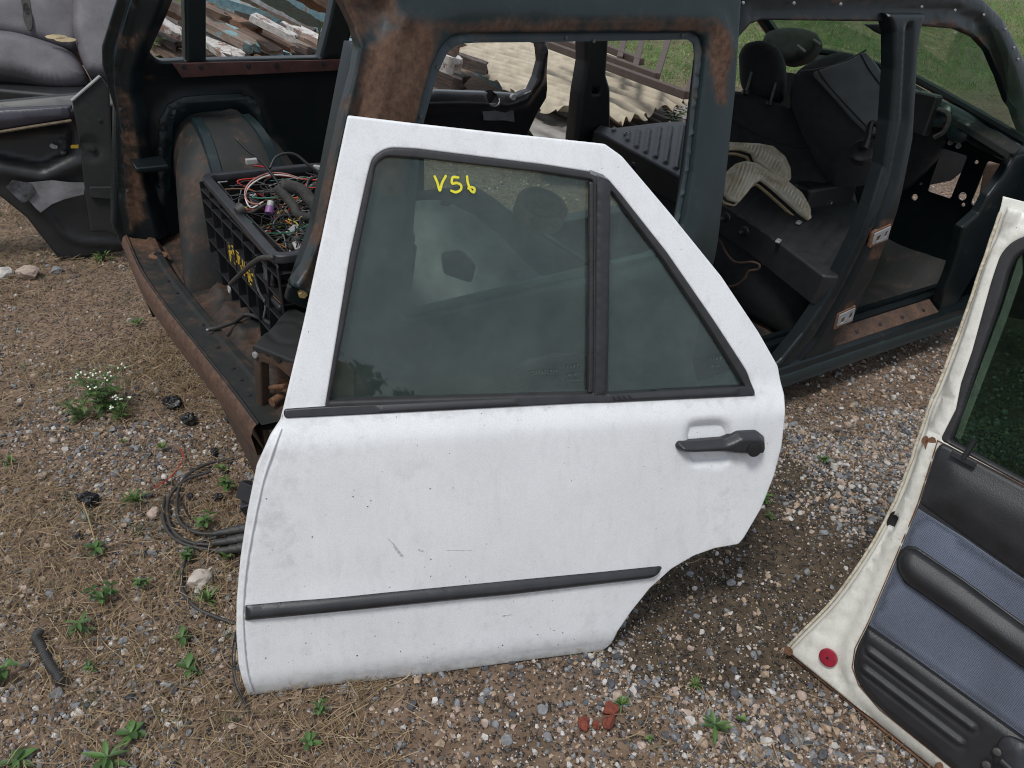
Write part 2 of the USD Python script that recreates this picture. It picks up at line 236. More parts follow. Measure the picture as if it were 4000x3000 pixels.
def smooth_path(p, n=8, closed=False):
    """Catmull-Rom through the points."""
    p = np.asarray(p, float)
    q = np.vstack([p[-1:], p, p[:2]]) if closed else np.vstack([2 * p[0] - p[1], p, 2 * p[-1] - p[-2]])
    out = []
    for i in range(1, len(q) - 2):
        t = np.linspace(0, 1, n, endpoint=False)[:, None]; a, b, c, d = q[i - 1], q[i], q[i + 1], q[i + 2]
        out.append(.5 * (2 * b + (c - a) * t + (2 * a - 5 * b + 4 * c - d) * t ** 2 + (3 * b - a - 3 * c + d) * t ** 3))
    if not closed: out.append(p[-1:])
    return np.vstack(out)
def rounded(pts, r, n=5):
    """Polygon with its corners rounded; r a number or one per corner."""
    pts = np.asarray(pts, float); N = len(pts); rr = np.broadcast_to(r, N); out = []
    for i in range(N):
        a, b, c = pts[i - 1], pts[i], pts[(i + 1) % N]; da, dc = np.linalg.norm(a - b), np.linalg.norm(c - b); k = min(rr[i], da * .45, dc * .45)
        if k < 1e-4: out.append(b[None]); continue
        p, q = b + (a - b) / da * k, b + (c - b) / dc * k; t = np.linspace(0, 1, n)[:, None]; out.append((1 - t) ** 2 * p + 2 * t * (1 - t) * b + t ** 2 * q)
    return np.vstack(out)
def resample(loop, step):
    c = np.vstack([loop, loop[:1]]); out = []
    for a, b in zip(c[:-1], c[1:]):
        k = max(1, int(math.ceil(np.linalg.norm(b - a) / step))); out.append(a + (b - a) * np.linspace(0, 1, k, endpoint=False)[:, None])
    return np.vstack(out)
def sheet(outer, holes=(), res=.03, h=None, thick=.003, round_r=0.0, bstep=None, seed=1):
    """A pressed panel in plane coordinates: a height field over a polygon with holes, edges rolled over with radius round_r, walls and a back."""
    bstep = bstep or res * .6
    P = Polygon(outer, [x for x in holes]); P = P if P.is_valid else P.buffer(0)
    if P.geom_type != 'Polygon': P = max(P.geoms, key=lambda g: g.area)
    loops = [np.array(r.coords)[:-1] for r in (P.exterior, *P.interiors)]; pts = [resample(l, bstep) for l in loops]
    nb = sum(map(len, pts))
    if round_r:
        for k in (.12, .35, .65, 1.0):
            Q = P.buffer(-round_r * k)
            for g in getattr(Q, 'geoms', [Q]):
                if not g.is_empty: pts += [resample(np.array(r.coords)[:-1], bstep) for r in (g.exterior, *g.interiors)]
    x0, y0, x1, y1 = P.bounds; gx, gy = np.meshgrid(np.arange(x0, x1, res), np.arange(y0, y1, res)); gx = gx + (np.arange(gx.shape[0])[:, None] % 2) * res * .5
    G = np.c_[gx.ravel(), gy.ravel()]; G = G[shapely.contains_xy(P, G[:, 0], G[:, 1])]
    B = np.vstack(pts)
    if len(G): G = G[cKDTree(B).query(G)[0] > res * .45]
    A = np.vstack([B, G]); A = A + 1e-7 * np.random.default_rng(seed).standard_normal(A.shape)
    T = Delaunay(A).simplices; c = A[T].mean(1); T = T[shapely.contains_xy(P, c[:, 0], c[:, 1])]
    ar = np.cross(A[T[:, 1]] - A[T[:, 0]], A[T[:, 2]] - A[T[:, 0]]); T = T[np.abs(ar) > 1e-9]; ar = ar[np.abs(ar) > 1e-9]; T[ar < 0] = T[ar < 0][:, ::-1]
    dist = shapely.distance(shapely.points(A), P.boundary); z = np.zeros(len(A))
    if round_r: d = np.clip(dist, 0, round_r); z -= round_r - np.sqrt(np.maximum(round_r ** 2 - (round_r - d) ** 2, 0))
    if h: z = z + h(A[:, 0], A[:, 1], dist)
    n = len(A); e = np.sort(np.vstack([T[:, [0, 1]], T[:, [1, 2]], T[:, [2, 0]]]), 1); d_e = np.vstack([T[:, [0, 1]], T[:, [1, 2]], T[:, [2, 0]]])
    _, inv, cnt = np.unique(e, axis=0, return_inverse=True, return_counts=True); bd = d_e[cnt[inv.ravel()] == 1]
    back = np.minimum(z - thick, z.min() if False else z - thick)
    Vv = np.vstack([np.c_[A, z], np.c_[A, back]]); F_ = [T, T[:, ::-1] + n, np.c_[bd[:, 1], bd[:, 0], bd[:, 0] + n], np.c_[bd[:, 1], bd[:, 0] + n, bd[:, 1] + n]]
    return Vv, np.vstack(F_)
def put(fr, sh, h=0.0): return fr.lift(sh[0], h), sh[1]
def tube(p, r, n=8, cap=True):
    p = np.asarray(p, float); r = np.broadcast_to(r, len(p)); t = np.gradient(p, axis=0); t /= np.linalg.norm(t, axis=1, keepdims=True) + 1e-12
    a = np.cross(t[0], [0, 0, 1.0]); a = a if np.linalg.norm(a) > .1 else np.cross(t[0], [1.0, 0, 0]); a = unit(a); rings = []
    th = np.linspace(0, 2 * np.pi, n, endpoint=False)
    for i in range(len(p)):
        a = unit(a - t[i] * (a @ t[i])); b = np.cross(t[i], a); rings.append(p[i] + r[i] * (np.outer(np.cos(th), a) + np.outer(np.sin(th), b)))
    v = np.vstack(rings); f = []
    i, j = np.meshgrid(np.arange(len(p) - 1), np.arange(n), indexing='ij'); i, j = i.ravel(), j.ravel(); k = (j + 1) % n
    q = np.c_[i * n + j, i * n + k, (i + 1) * n + k, (i + 1) * n + j]; f = [q[:, [0, 1, 2]], q[:, [0, 2, 3]]]
    if cap:
        v = np.vstack([v, p[:1], p[-1:]]); c0, c1 = len(v) - 2, len(v) - 1; j = np.arange(n); k = (j + 1) % n; o = (len(p) - 1) * n
        f += [np.c_[k, j, np.full(n, c0)], np.c_[o + j, o + k, np.full(n, c1)]]
    return v, np.vstack(f)
def sweep(path, prof, up):
    """Profile points (a, b) swept along a path: a along up x tangent, b along up. Open profile or closed loop."""
    path = np.asarray(path, float); prof = np.asarray(prof, float); t = np.gradient(path, axis=0); rings = []
    for i in range(len(path)):
        ti = unit(t[i]); s = unit(np.cross(up, ti)); w = np.cross(ti, s); rings.append(path[i] + np.outer(prof[:, 0], s) + np.outer(prof[:, 1], w))
    n = len(prof); v = np.vstack(rings); i, j = np.meshgrid(np.arange(len(path) - 1), np.arange(n), indexing='ij'); i, j = i.ravel(), j.ravel(); k = (j + 1) % n
    q = np.c_[i * n + j, i * n + k, (i + 1) * n + k, (i + 1) * n + j]; e = np.arange(1, n - 1); o = (len(path) - 1) * n
    return v, np.vstack([q[:, [0, 1, 2]], q[:, [0, 2, 3]], np.c_[0 * e, e + 1, e], np.c_[0 * e + o, e + o, e + 1 + o]])
def rbox(size, r=.004, seg=8):
    s = np.asarray(size) / 2 - r; sp = m3.Manifold.sphere(r, seg)
    return m3.Manifold.batch_hull([sp.translate((a * s[0], b * s[1], c * s[2])) for a in (-1, 1) for b in (-1, 1) for c in (-1, 1)])
def place(mesh, o, x=(1, 0, 0), y=(0, 1, 0)):
    v, f = arr(mesh); x = unit(x); z = unit(np.cross(x, y)); y = np.cross(z, x); return v @ np.array([x, y, z]) + np.asarray(o), f
def beam(a, b, w, h, up=(0, 0, 1), r=.003):
    a, b = np.asarray(a, float), np.asarray(b, float); x = unit(b - a); y = np.cross(up, x); return place(rbox((np.linalg.norm(b - a), w, h), r), (a + b) / 2, x, y)
def disc(o, n, r, h, seg=20, bev=.15):
    n = unit(n); x = unit(np.cross(n, [0.3, .2, .9])); y = np.cross(n, x); pr = np.array([[0, h], [r * (1 - bev), h], [r, h * (1 - bev)], [r, -h * .2], [0, -h * .2]]); th = np.linspace(0, 2 * np.pi, seg, endpoint=False)
    v = np.vstack([[np.asarray(o) + n * z + q * (np.cos(t) * x + np.sin(t) * y) for q, z in pr] for t in th]); f = []
    for i in range(seg):
        for k in range(4):
            a, b = i * 5 + k, ((i + 1) % seg) * 5 + k; f += [[a, a + 1, b + 1], [a, b + 1, b]]
    return v, np.array(f)
def quad(a, b, c, d): return np.array([a, b, c, d], float), np.array([[0, 1, 2], [0, 2, 3]])
def gnd(u, v, z=0.0): d = ray(u, v); return EYE + d * ((z - EYE[2]) / d[2])
def circle(c, r, n=16, ry=None): t = np.linspace(0, 2 * np.pi, n, endpoint=False); return np.c_[c[0] + r * np.cos(t), c[1] + (ry or r) * np.sin(t)]
def sstep(x, a, b): t = np.clip((x - a) / (b - a), 0, 1); return t * t * (3 - 2 * t)
def inside(poly, soft=.01):
    """Soft membership of plane points in a polygon, for pressed shapes."""
    P = Polygon(poly).buffer(0)
    def f(x, y):
        q = shapely.points(np.c_[x, y]); d = shapely.distance(q, P.boundary) * np.where(shapely.contains_xy(P, x, y), 1, -1); return sstep(d, -soft, soft)
    return f
#PARTS
# ------------------------------------------------------------------ the surveyed frames
CAR_O, _a = V(-.551, 1.307, 0), math.radians(33.74)
EX, EY, EZ = V(math.cos(_a), math.sin(_a), 0), V(-math.sin(_a), math.cos(_a), 0), V(0, 0, 1)
def car(X, Y, Z): return CAR_O + np.multiply.outer(X, EX) + np.multiply.outer(Y, EY) + np.multiply.outer(Z, EZ)
def carL(p): p = np.atleast_2d(p); return CAR_O + p[:, :1] * EX + p[:, 1:2] * EY + p[:, 2:3] * EZ
def tocar(p): d = np.atleast_2d(p) - CAR_O; return np.c_[d @ EX, d @ EY, d[:, 2]]
def ys(Z): return .012 + .25 * .03 * np.log1p(np.exp((Z - .70) / .03)) + .10 * np.clip(.45 - Z, 0, 1) ** 2
SIDE = Frame(car(0, 0, 0), EX, EZ, lambda X, Z: -ys(Z))
FAR = Frame(car(0, 1.45, 0), EX, EZ)
def flat(o, x, y): return Frame(o, x, y)
def Zat(u, v, Z): return tocar(gnd(u, v, Z))[0]

# ------------------------------------------------------------------ the white rear door leaning on the shell
DA, DB = gnd(530, 1505, .014), gnd(1305, 1405, .014); _w = unit(DB - DA); _l = math.radians(13); _up = unit(V(-_w[1], _w[0], 0)) * math.sin(_l) + EZ * math.cos(_l)
def dprof(x, y):
    up_ = .03 * np.log1p(np.exp((y - .655) / .03))
    return -.18 * up_ - .38 * .006 * (np.log1p(np.exp((y - .588) / .006)) - np.log1p(np.exp((y - .650) / .006))) - .013 * np.clip((.06 - y) / .06, 0, 1) ** 2 - .035 * ((np.clip(y, 0, .6) - .3)) ** 2 + 0 * x
DOOR = Frame(DA, _w, _up, dprof)
wd = thing('white_car_door', 'white rear car door standing upright on the gravel, marked V56 on its tinted glass', 'car door', DA)
d_out = rounded(DOOR.tr((533, 1508), (514, 1440), (509, 1370), (510, 1300), (518, 1210), (533, 1110), (553, 1010), (582, 945), (604, 912), (612, 880), (655, 700), (700, 490), (751, 249), (900, 267), (1100, 289), (1308, 311), (1345, 338), (1450, 462), (1560, 598), (1640, 718), (1682, 792), (1695, 850), (1697, 900), (1690, 965), (1673, 1030), (1645, 1100), (1608, 1163), (1596, 1177), (1545, 1186), (1500, 1202), (1452, 1230), (1405, 1272), (1365, 1322), (1335, 1365), (1319, 1394), (1303, 1407), (1150, 1427), (900, 1461), (700, 1487)), .004, 3)
d_win = rounded(DOOR.tr((704, 878), (722, 770), (758, 550), (797, 372), (806, 340), (838, 320), (900, 323), (1020, 338), (1180, 358), (1275, 373), (1312, 388), (1345, 427), (1440, 547), (1540, 692), (1612, 803), (1632, 853), (1310, 868)), [.004, .004, .004, .02, .03, .03] + [.006] * 8 + [.012, .01, .003])
rec = inside(rounded(DOOR.tr((1488, 940), (1492, 918), (1560, 914), (1574, 930), (1578, 985), (1565, 1000), (1500, 1000), (1490, 985)), .01), .008)
crease = LineString(DOOR.tr((606, 930), (560, 1060), (530, 1220), (524, 1330), (530, 1430), (546, 1500)))
def d_h(x, y, d):
    q = shapely.points(np.c_[x, y]); lead = (x < .25) & (y < .64); dc = shapely.distance(q, crease)
    leftside = np.where(lead, np.clip(1 - shapely.distance(q, Polygon(d_out).boundary) / .016, 0, 1), 0)
    dent = .0016 * np.exp(-((x - .30) ** 2 + (y - .27) ** 2) / .004) + .0022 * np.exp(-((x - .12) ** 2 / .003 + (y - .30) ** 2 / .012)) - .0025 * np.exp(-((x - .16) ** 2 / .02 + (y - .21) ** 2 / .0015))
    wave = .0018 * (meshkit.fbm(np.c_[x * 4, y * 5, 0 * x], 2, 3) - .5)
    return -.016 * rec(x, y) - .003 * np.exp(-(dc / .0035) ** 2) * lead - .004 * leftside - dent + wave - .004 * np.exp(-((y - .20 - .03 * x) / .014) ** 2) * 0
trims = [LineString(DOOR.tr((612, 905), (1000, 886), (1310, 868), (1632, 855))), LineString(DOOR.tr((530, 1342), (800, 1316), (1100, 1286), (1404, 1250))), LineString(DOOR.tr((1465, 975), (1560, 978), (1645, 980)))]
d_edge = Polygon(d_out).boundary; w_edge = Polygon(d_win).boundary
def dirt(p):
    q = p - DOOR.o; x, y = q @ DOOR.x, q @ DOOR.y; s_ = shapely.points(np.c_[x, y]); a = sum(np.exp(-shapely.distance(s_, t) / .008) for t in trims) * .45
    a += .5 * np.exp(-shapely.distance(s_, w_edge) / .005) + .22 * np.exp(-((x - .16) / .10) ** 2 - ((y - .58) / .05) ** 2) + .30 * np.exp(-((x - .10) / .05) ** 2 - ((y - .40) / .16) ** 2) + .34 * np.exp(-((x - 1.06) / .07) ** 2 - ((y - .52) / .05) ** 2) + .30 * np.exp(-((x - 1.08) / .04) ** 2 - ((y - .36) / .10) ** 2)
    return a + .75 * np.exp(-y / .022) + .25 * np.exp(-shapely.distance(s_, d_edge) / .006) + .10 * np.exp(-((y - .10) / .06) ** 2)
obj('door_skin', put(DOOR, sheet(d_out, [d_win], .012, d_h, .006, .005, .009)), 'white', wd, 30, {'dirt': dirt})
inn = Polygon(d_out).buffer(-.012); wl = np.array(inn.exterior.coords)[:-1]; wh = np.array(Polygon(d_win).buffer(.012).exterior.coords)[:-1]
obj('hem_line', tube(DOOR.lift(smooth_path(DOOR.tr((607, 925), (585, 985), (562, 1062), (532, 1220), (524, 1330), (530, 1430), (544, 1490)), 8), .0004), .0026, 6), 'white', wd, True)
obj('inner_frame', put(DOOR, sheet(wl, [wh], .06, None, .055), -.011), 'white', wd, 30)
# seals and window bars
g_main = DOOR.tr((712, 866), (740, 730), (772, 555), (806, 392), (812, 354), (834, 338), (900, 342), (1020, 356), (1180, 374), (1278, 389), (1281, 400), (1279, 849))
g_qtr = DOOR.tr((1313, 851), (1318, 412), (1430, 560), (1530, 708), (1595, 812), (1610, 838))
bar = DOOR.tr((1285, 378), (1318, 400), (1309, 852), (1278, 853))
seal_hole1 = rounded(g_main, [.003, .003, .003, .02, .025, .025, .006, .006, .006, .01, .003, .003]); seal_hole2 = rounded(g_qtr, .006)
Pseal = Polygon(d_win).buffer(.002); top_cut = Polygon(DOOR.tr((1279, 340), (1345, 372), (1345, 418), (1318, 402), (1279, 380)))
def seal_h(x, y, d): return .004 * np.exp(-((d - .007) / .006) ** 2) - .004 * np.exp(-((d - .016) / .004) ** 2)
obj('window_seal', put(DOOR, sheet(np.array(Pseal.exterior.coords)[:-1], [seal_hole1, seal_hole2], .012, seal_h, .02, .004, .007), .001), 'rubber', wd, 40)
obj('glass_run', put(DOOR, sheet(DOOR.tr((1273, 392), (1283, 394), (1281, 848), (1270, 848)), (), .02, None, .008, .003, .01), .003), 'rubber', wd)
obj('division_bar', put(DOOR, sheet(rounded(DOOR.tr((1287, 376), (1318, 398), (1309, 852), (1283, 853)), .002), (), .012, lambda x, y, d: .004 * sstep(d, .004, .008), .012, .003, .006), .006), 'trim', wd)
obj('corner_clip', put(DOOR, sheet(rounded(DOOR.tr((1273, 366), (1303, 377), (1312, 390), (1300, 388), (1274, 380)), .002), (), .01, None, .006, .002, .005), .004), 'liner', wd)
obj('corner_cover', put(DOOR, sheet(rounded(DOOR.tr((1290, 378), (1314, 388), (1346, 426), (1340, 432), (1318, 410), (1290, 392)), .002), (), .01, None, .006, .002, .005), .0045), 'trim', wd)
obj('window_glass', put(DOOR, sheet(np.array(Polygon(g_main).buffer(.004).exterior.coords)[:-1], (), .05, None, .0035), -.013), 'glass_door', wd, False)
obj('quarter_glass', put(DOOR, sheet(np.array(Polygon(g_qtr).buffer(.004).exterior.coords)[:-1], (), .05, None, .0035), -.012), 'glass_door', wd, False)
def ridge(x, y, d): return .006 * sstep(d, .001, .010)
obj('belt_trim', put(DOOR, sheet(rounded(DOOR.tr((612, 883), (700, 877), (1000, 862), (1308, 848), (1310, 867), (1000, 884), (700, 899), (614, 903)), [.008] + [.001] * 6 + [.008]), (), .012, ridge, .008, .003, .006), .004), 'trim', wd)
obj('belt_trim', put(DOOR, sheet(rounded(DOOR.tr((1311, 850), (1612, 833), (1631, 853), (1311, 868)), .003), (), .012, ridge, .008, .003, .006), .0045), 'trim', wd)
mo = rounded(DOOR.tr((530, 1307), (800, 1283), (1100, 1254), (1300, 1235), (1432, 1222), (1420, 1240), (1404, 1248), (1100, 1283), (800, 1313), (530, 1339)), [.004, .0, .0, .0, .012, .02, .012, 0, 0, .004])
mol = LineString(DOOR.tr((530, 1316), (1432, 1228)))
def mo_h(x, y, d): return .011 * sstep(d, 0, .010) - .004 * np.exp(-(shapely.distance(shapely.points(np.c_[x, y]), mol) / .002) ** 2)
obj('side_moulding', put(DOOR, sheet(mo, (), .007, mo_h, .006, 0, .006), .003), 'trim', wd, 50)
# handle
def p3(u, v, h): return DOOR.lift(DOOR.at(u, v), h)[0]
hb = rounded(DOOR.tr((1457, 963), (1463, 952), (1480, 952), (1560, 947), (1578, 938), (1590, 930), (1632, 928), (1647, 940), (1648, 962), (1640, 976), (1590, 976), (1565, 974), (1490, 975), (1465, 972)), .006)
bx = DOOR.at(1560, 955)[0]
def hb_h(x, y, d): return .016 * sstep(d, 0, .011) + .007 * sstep(x, bx - .02, bx + .05) + .004 * np.clip((bx - x) / .09, 0, 1)
hd = obj('door_handle', put(DOOR, sheet(hb, (), .004, hb_h, .012, .003, .0045), .004), 'trim', wd, 60)
obj('push_button', disc(p3(1616, 960, .026), DOOR.n, .0165, .006, 28, .2), 'black', hd)
# hand-written mark V56 on the glass, written with a paint pen
def stroke(pts, r=.0023, h=-.0075):
    q = smooth_path(DOOR.tr(*pts), 8); L = LineString(q).buffer(r); return put(DOOR, sheet(np.array(L.exterior.coords)[:-1], [np.array(i.coords)[:-1] for i in L.interiors], .01, None, .0012, 0, .003), h)
v56 = [stroke(((940, 382), (946, 396), (951, 412), (956, 396), (964, 381))), stroke(((991, 384), (979, 384), (978, 397), (988, 396), (997, 401), (996, 411), (986, 416), (976, 413))), stroke(((1010, 382), (1012, 396), (1018, 412), (1025, 416), (1026, 408), (1019, 405), (1013, 408)))]
obj('mark_v56', cat_(v56), 'yellow_pen', wd, False, label='hand-written yellow V56')
def etched(txt, u, v, hgt):
    t = meshkit.text_mesh(txt, hgt, .0004); v0 = np.array(t.vertices); o = DOOR.at(u, v); v0 = np.c_[v0[:, 0] + o[0], v0[:, 1] + o[1], v0[:, 2]]
    return DOOR.lift(v0, -.0083), np.array(t.faces)
obj('glass_etching', cat_([etched('F I A T', 1227, 797, .006), etched('*S3783C87*', 1145, 812, .007), etched('E2 43R', 1229, 815, .004), etched('TEMPERADO', 1226, 827, .004)]), 'etched', wd, False)
obj('glass_etching', cat_([etched('F I A T', 1538, 781, .006), etched('43R-001', 1537, 796, .004), etched('VIDRO', 1543, 815, .004)]), 'etched', wd, False)
# door check wires hanging from the leading edge
obj('drain_wire', cat_([tube(smooth_path([gnd(512, 1360, .09), gnd(503, 1400, .06), gnd(505, 1470, .02), gnd(528, 1520, .005), gnd(552, 1548, .006)]), .0018, 6), tube(smooth_path([gnd(516, 1360, .09), gnd(508, 1410, .06), gnd(510, 1470, .02), gnd(533, 1525, .006), gnd(548, 1555, .006)]), .0016, 6)]), 'wire_black', wd)

M['scuff'] = plain('grey_scuff_mark', (.50, .49, .48), .7, .4, 200)
def scuff(u, v, du, dv, w): a, b = DOOR.at(u, v), DOOR.at(u + du, v + dv); return put(DOOR, sheet(np.array(LineString([a, (a + b) / 2 + rng.normal(0, w * .4, 2), b]).buffer(w).exterior.coords)[:-1], (), .02, None, .0006), .0007)
for u, v, du, dv, w in ((840, 1165, 14, 14, .0012), (852, 1180, 16, 20, .0026), (905, 1187, 8, 3, .002), (965, 1188, 55, 1, .0008), (735, 1285, 10, 0, .001), (1085, 1330, 24, -3, .001)): obj('scuff_mark', scuff(u, v, du, dv, w), 'scuff', wd, False)
ch = np.random.default_rng(9); cps = []
for i in range(44):
    u, v = ch.uniform(570, 1290), ch.uniform(1000, 1430) if i % 3 else ch.uniform(1330, 1440); xy = DOOR.at(u, v)
    if Polygon(d_out).buffer(-.02).contains(Point(xy)) and not Polygon(mo).buffer(.006).contains(Point(xy)): cps.append(put(DOOR, sheet(circle(xy, ch.uniform(.0006, .0017), 7, ch.uniform(.0005, .0016)), (), .01, None, .0004), .0006))
obj('paint_chip', cat_(cps), 'black', wd, False, kind='stuff')
# ------------------------------------------------------------------ the stripped station wagon shell
sh_ = thing('car_shell', 'stripped dark green station wagon shell with rust, lacking doors and wheels', 'car shell', car(1, .7, 0))
S, FR_ = SIDE.tr, FAR.tr
def rustmap(fr, polys, base=0.0, soft=.03):
    """Where this panel has rusted, as soft patches in panel coordinates."""
    fs = [(inside(p, soft), a) for p, a in polys]
    def f(pts):
        d = pts - fr.o; x, y = d @ fr.x, d @ fr.y; r = np.full(len(x), base)
        for g, a in fs: r = np.maximum(r, a * g(x, y))
        return r
    return f
# --- near side: D pillar, quarter panel, C pillar in one pressing
C_low = np.array([[1.335, .50], [1.345, .33], [1.40, .22], [1.45, .17], [1.45, .11], [1.10, .11]])
arch = np.array([[.76 + .33 * math.cos(t), .16 + .33 * math.sin(t)] for t in np.linspace(.0, math.pi, 14)])
side_out = np.vstack([S((880, -30), (1200, -32), (1608, -30), (1601, 60), (1592, 200), (1577, 340), (1560, 470), (1546, 565)), C_low, arch, [[.36, .16], [.34, .40]], S((760, 790), (705, 705), (672, 640), (645, 628), (634, 622), (662, 585), (690, 512), (713, 400), (746, 250), (770, 160), (779, 104), (770, 62), (748, 18), (722, -25))])
win_o = rounded(S((905, 285), (940, 153), (964, 104), (987, 81), (1027, 76), (1270, 74), (1508, 72), (1528, 84), (1534, 113), (1526, 190), (1504, 375), (1480, 500), (1432, 568), (905, 694), (872, 690), (884, 500)), [0, .01, .02, .02, .01, 0, .01, .01, .01, 0, 0, .03, .03, .03, .04, 0])
win_i = rounded(S((925, 290), (958, 170), (983, 116), (1007, 101), (1040, 98), (1257, 95), (1506, 90), (1518, 100), (1520, 141), (1508, 285), (1496, 386), (1474, 492), (1425, 552), (915, 676), (900, 660), (907, 500)), [0, .01, .02, .02, .01, 0, .01, .01, .01, 0, 0, .03, .03, .03, .04, 0])
winP = Polygon(win_o); ridge_l = LineString(S((868, -30), (868, 40), (845, 95), (822, 190), (790, 330), (762, 480), (745, 640)))
ridge2 = LineString(S((800, 120), (780, 250), (748, 400), (725, 520), (700, 640))); drip = LineString(S((868, 40), (1200, 38), (1545, 36), (1562, 55), (1572, 100)))
tl = Polygon(S((868, -30), (868, 40), (845, 95), (822, 190), (790, 330), (762, 480), (745, 640), (640, 640), (690, 512), (713, 400), (746, 250), (779, 104), (722, -25)))
def side_h(x, y, d):
    q = shapely.points(np.c_[x, y]); dw = shapely.distance(q, winP); h = -.014 * np.clip(1 - dw / .05, 0, 1) ** 1.4
    h += .010 * np.exp(-(shapely.distance(q, ridge_l) / .012) ** 2) - .006 * np.exp(-(shapely.distance(q, ridge2) / .010) ** 2) + .010 * np.exp(-(shapely.distance(q, drip) / .010) ** 2)
    dt = shapely.distance(q, tl.boundary) * shapely.contains_xy(tl, x, y); h -= .022 * sstep(dt, 0, .03)
    return h + .002 * (meshkit.fbm(np.c_[x * 5, y * 5, 0 * x], 2, 4) - .5)
side_rust = rustmap(SIDE, [(S((862, 44), (1545, 40), (1572, 60), (1585, 140), (1570, 230), (1545, 230), (1535, 75), (970, 70), (930, 150), (880, 380), (800, 380), (850, 90)), .74),
                           (S((790, 100), (850, 60), (950, 90), (935, 160), (870, 420), (780, 420), (760, 300)), .82), (S((725, -20), (860, -25), (862, 40), (800, 90), (775, 90)), .7), (S((700, 380), (760, 380), (720, 640), (640, 640)), .55), (S((765, 62), (790, 104), (758, 250), (725, 400), (700, 512), (650, 640), (620, 625), (680, 512), (700, 400), (735, 250), (768, 104)), .5)], .02, .035)
obj('side_panel', put(SIDE, sheet(side_out, [win_o], .022, side_h, .028, .012, .012)), 'green', sh_, 40, {'rust': side_rust})
fl = obj('window_flange', put(SIDE, sheet(np.array(winP.buffer(.004).exterior.coords)[:-1], [win_i], .015, lambda x, y, d: -.006 * np.exp(-(d / .004) ** 2), .004), -.026), 'flange', sh_, 40, {'rust': rustmap(SIDE, [(S((1040, 70), (1500, 65), (1500, 95), (1040, 100)), .30), (S((1500, 60), (1545, 60), (1500, 400), (1470, 500)), .34)], .0)})
for u, v in ((1237, 86), (1489, 80), (957, 150), (1518, 214), (1500, 440), (920, 258), (1297, 93)):
    o = SIDE.lift(SIDE.at(u, v), -.0255)[0]; obj('screw', disc(o, SIDE.n, .0045, .002, 10), 'dark_steel', fl)
for pts, dep, rr in (((( 1556, 75), (1600, 75), (1546, 560), (1330 + 160, 560)), -.03, .0), (((780, 105), (905, 110), (860, 690), (650, 655), (700, 512)), -.035, .0)):
    obj('inner_pillar', put(SIDE, sheet(S(*pts), (), .05, None, .05, .008, .02), dep), 'black_green', sh_, 40)
# roof skin
rx = np.linspace(.47, 2.5, 40); ry = np.linspace(0, 1.13, 14); RX, RY = np.meshgrid(rx, ry, indexing='ij')
z0 = float(S((1200, 10))[0, 1]); Yr = float(ys(z0))
RZ = z0 + .055 * (1 - ((RY - .565) / .565) ** 2) - .03 * np.clip((RX - 2.2) / .6, 0, 1) ** 2 - .02 * np.clip((.7 - RX) / .3, 0, 1) ** 2
RZ = RZ + .045 * sstep(RX, 1.38, 1.46) * (1 - sstep(RX, 2.3, 2.62)); rv = car(RX, Yr + .004 + .03 * sstep(RX, 1.38, 1.46) + RY, RZ).reshape(-1, 3); n14 = len(ry); ii, jj = np.meshgrid(np.arange(len(rx) - 1), np.arange(n14 - 1), indexing='ij'); ii, jj = ii.ravel(), jj.ravel(); q = np.c_[ii * n14 + jj, (ii + 1) * n14 + jj, (ii + 1) * n14 + jj + 1, ii * n14 + jj + 1]
M['roof'] = mat('peeling_roof_lacquer', {'g': ('geometry', {}), 'n': ('noise_texture', {'scale': 9, 'detail': 8, 'roughness': .7}), 'r': ('map_range', {'from_min': .60, 'from_max': .62}),
    'mx': ('mix_color', {'a': (.014, .024, .032), 'b': (.30, .33, .36)}), 'p': ('principled_bsdf', {'roughness': .33})}, [('g.position', 'n.vector'), ('n.fac', 'r.value'), ('r.result', 'mx.fac'), ('mx.result', 'p.base_color')])
obj('roof', (np.vstack([rv, rv - V(0, 0, .012)]), np.vstack([q[:, [0, 1, 2]], q[:, [0, 2, 3]], q[:, [0, 2, 1]] + len(rv), q[:, [0, 3, 2]] + len(rv)])), 'roof', sh_, True)
# --- roof rail, A and B pillar of the near side
rail = S((1606, -25), (1850, -27), (2080, -18), (2140, 2), (2178, 40), (2204, 84), (2235, 150), (2262, 330), (2240, 330), (2213, 262), (2186, 172), (2158, 118), (2128, 86), (2084, 66), (1990, 58), (1930, 50), (1760, 48), (1660, 47), (1636, 56), (1612, 82), (1600, 120))
railL = LineString(S((1606, 22), (1850, 20), (2070, 26), (2120, 50), (2160, 100), (2205, 220))); railP = Polygon(rail)
lip = Polygon(S((1655, 38), (1990, 40), (2080, 50), (2130, 74), (2190, 170), (2215, 262), (2186, 172), (2158, 118), (2128, 86), (2084, 66), (1990, 58), (1930, 50), (1760, 48), (1660, 47), (1636, 56)))
def rail_h(x, y, d): return -.018 * np.exp(-(shapely.distance(shapely.points(np.c_[x, y]), railL) / .02) ** 2) - .008 * sstep(.02 - d, 0, .012)
rl = obj('roof_rail', put(SIDE, sheet(rail, (), .02, rail_h, .02, .010, .012), -.012), 'black_green', sh_, 40, {'rust': rustmap(SIDE, [(S((1640, 36), (1940, 36), (2090, 46), (2160, 90), (2140, 110), (2070, 68), (1640, 56)), .36), (S((1780, -10), (1960, -10), (1960, 12), (1780, 12)), .4)], .1, .015)})
for u, v in ((1612, 7), (1722, 8), (1823, 10), (1998, 16), (2070, 23), (2132, 33), (2179, 64), (2197, 104), (2206, 129)):
    obj('screw', disc(SIDE.lift(SIDE.at(u, v), -.012)[0], SIDE.n, .004, .004, 10), 'steel', rl)
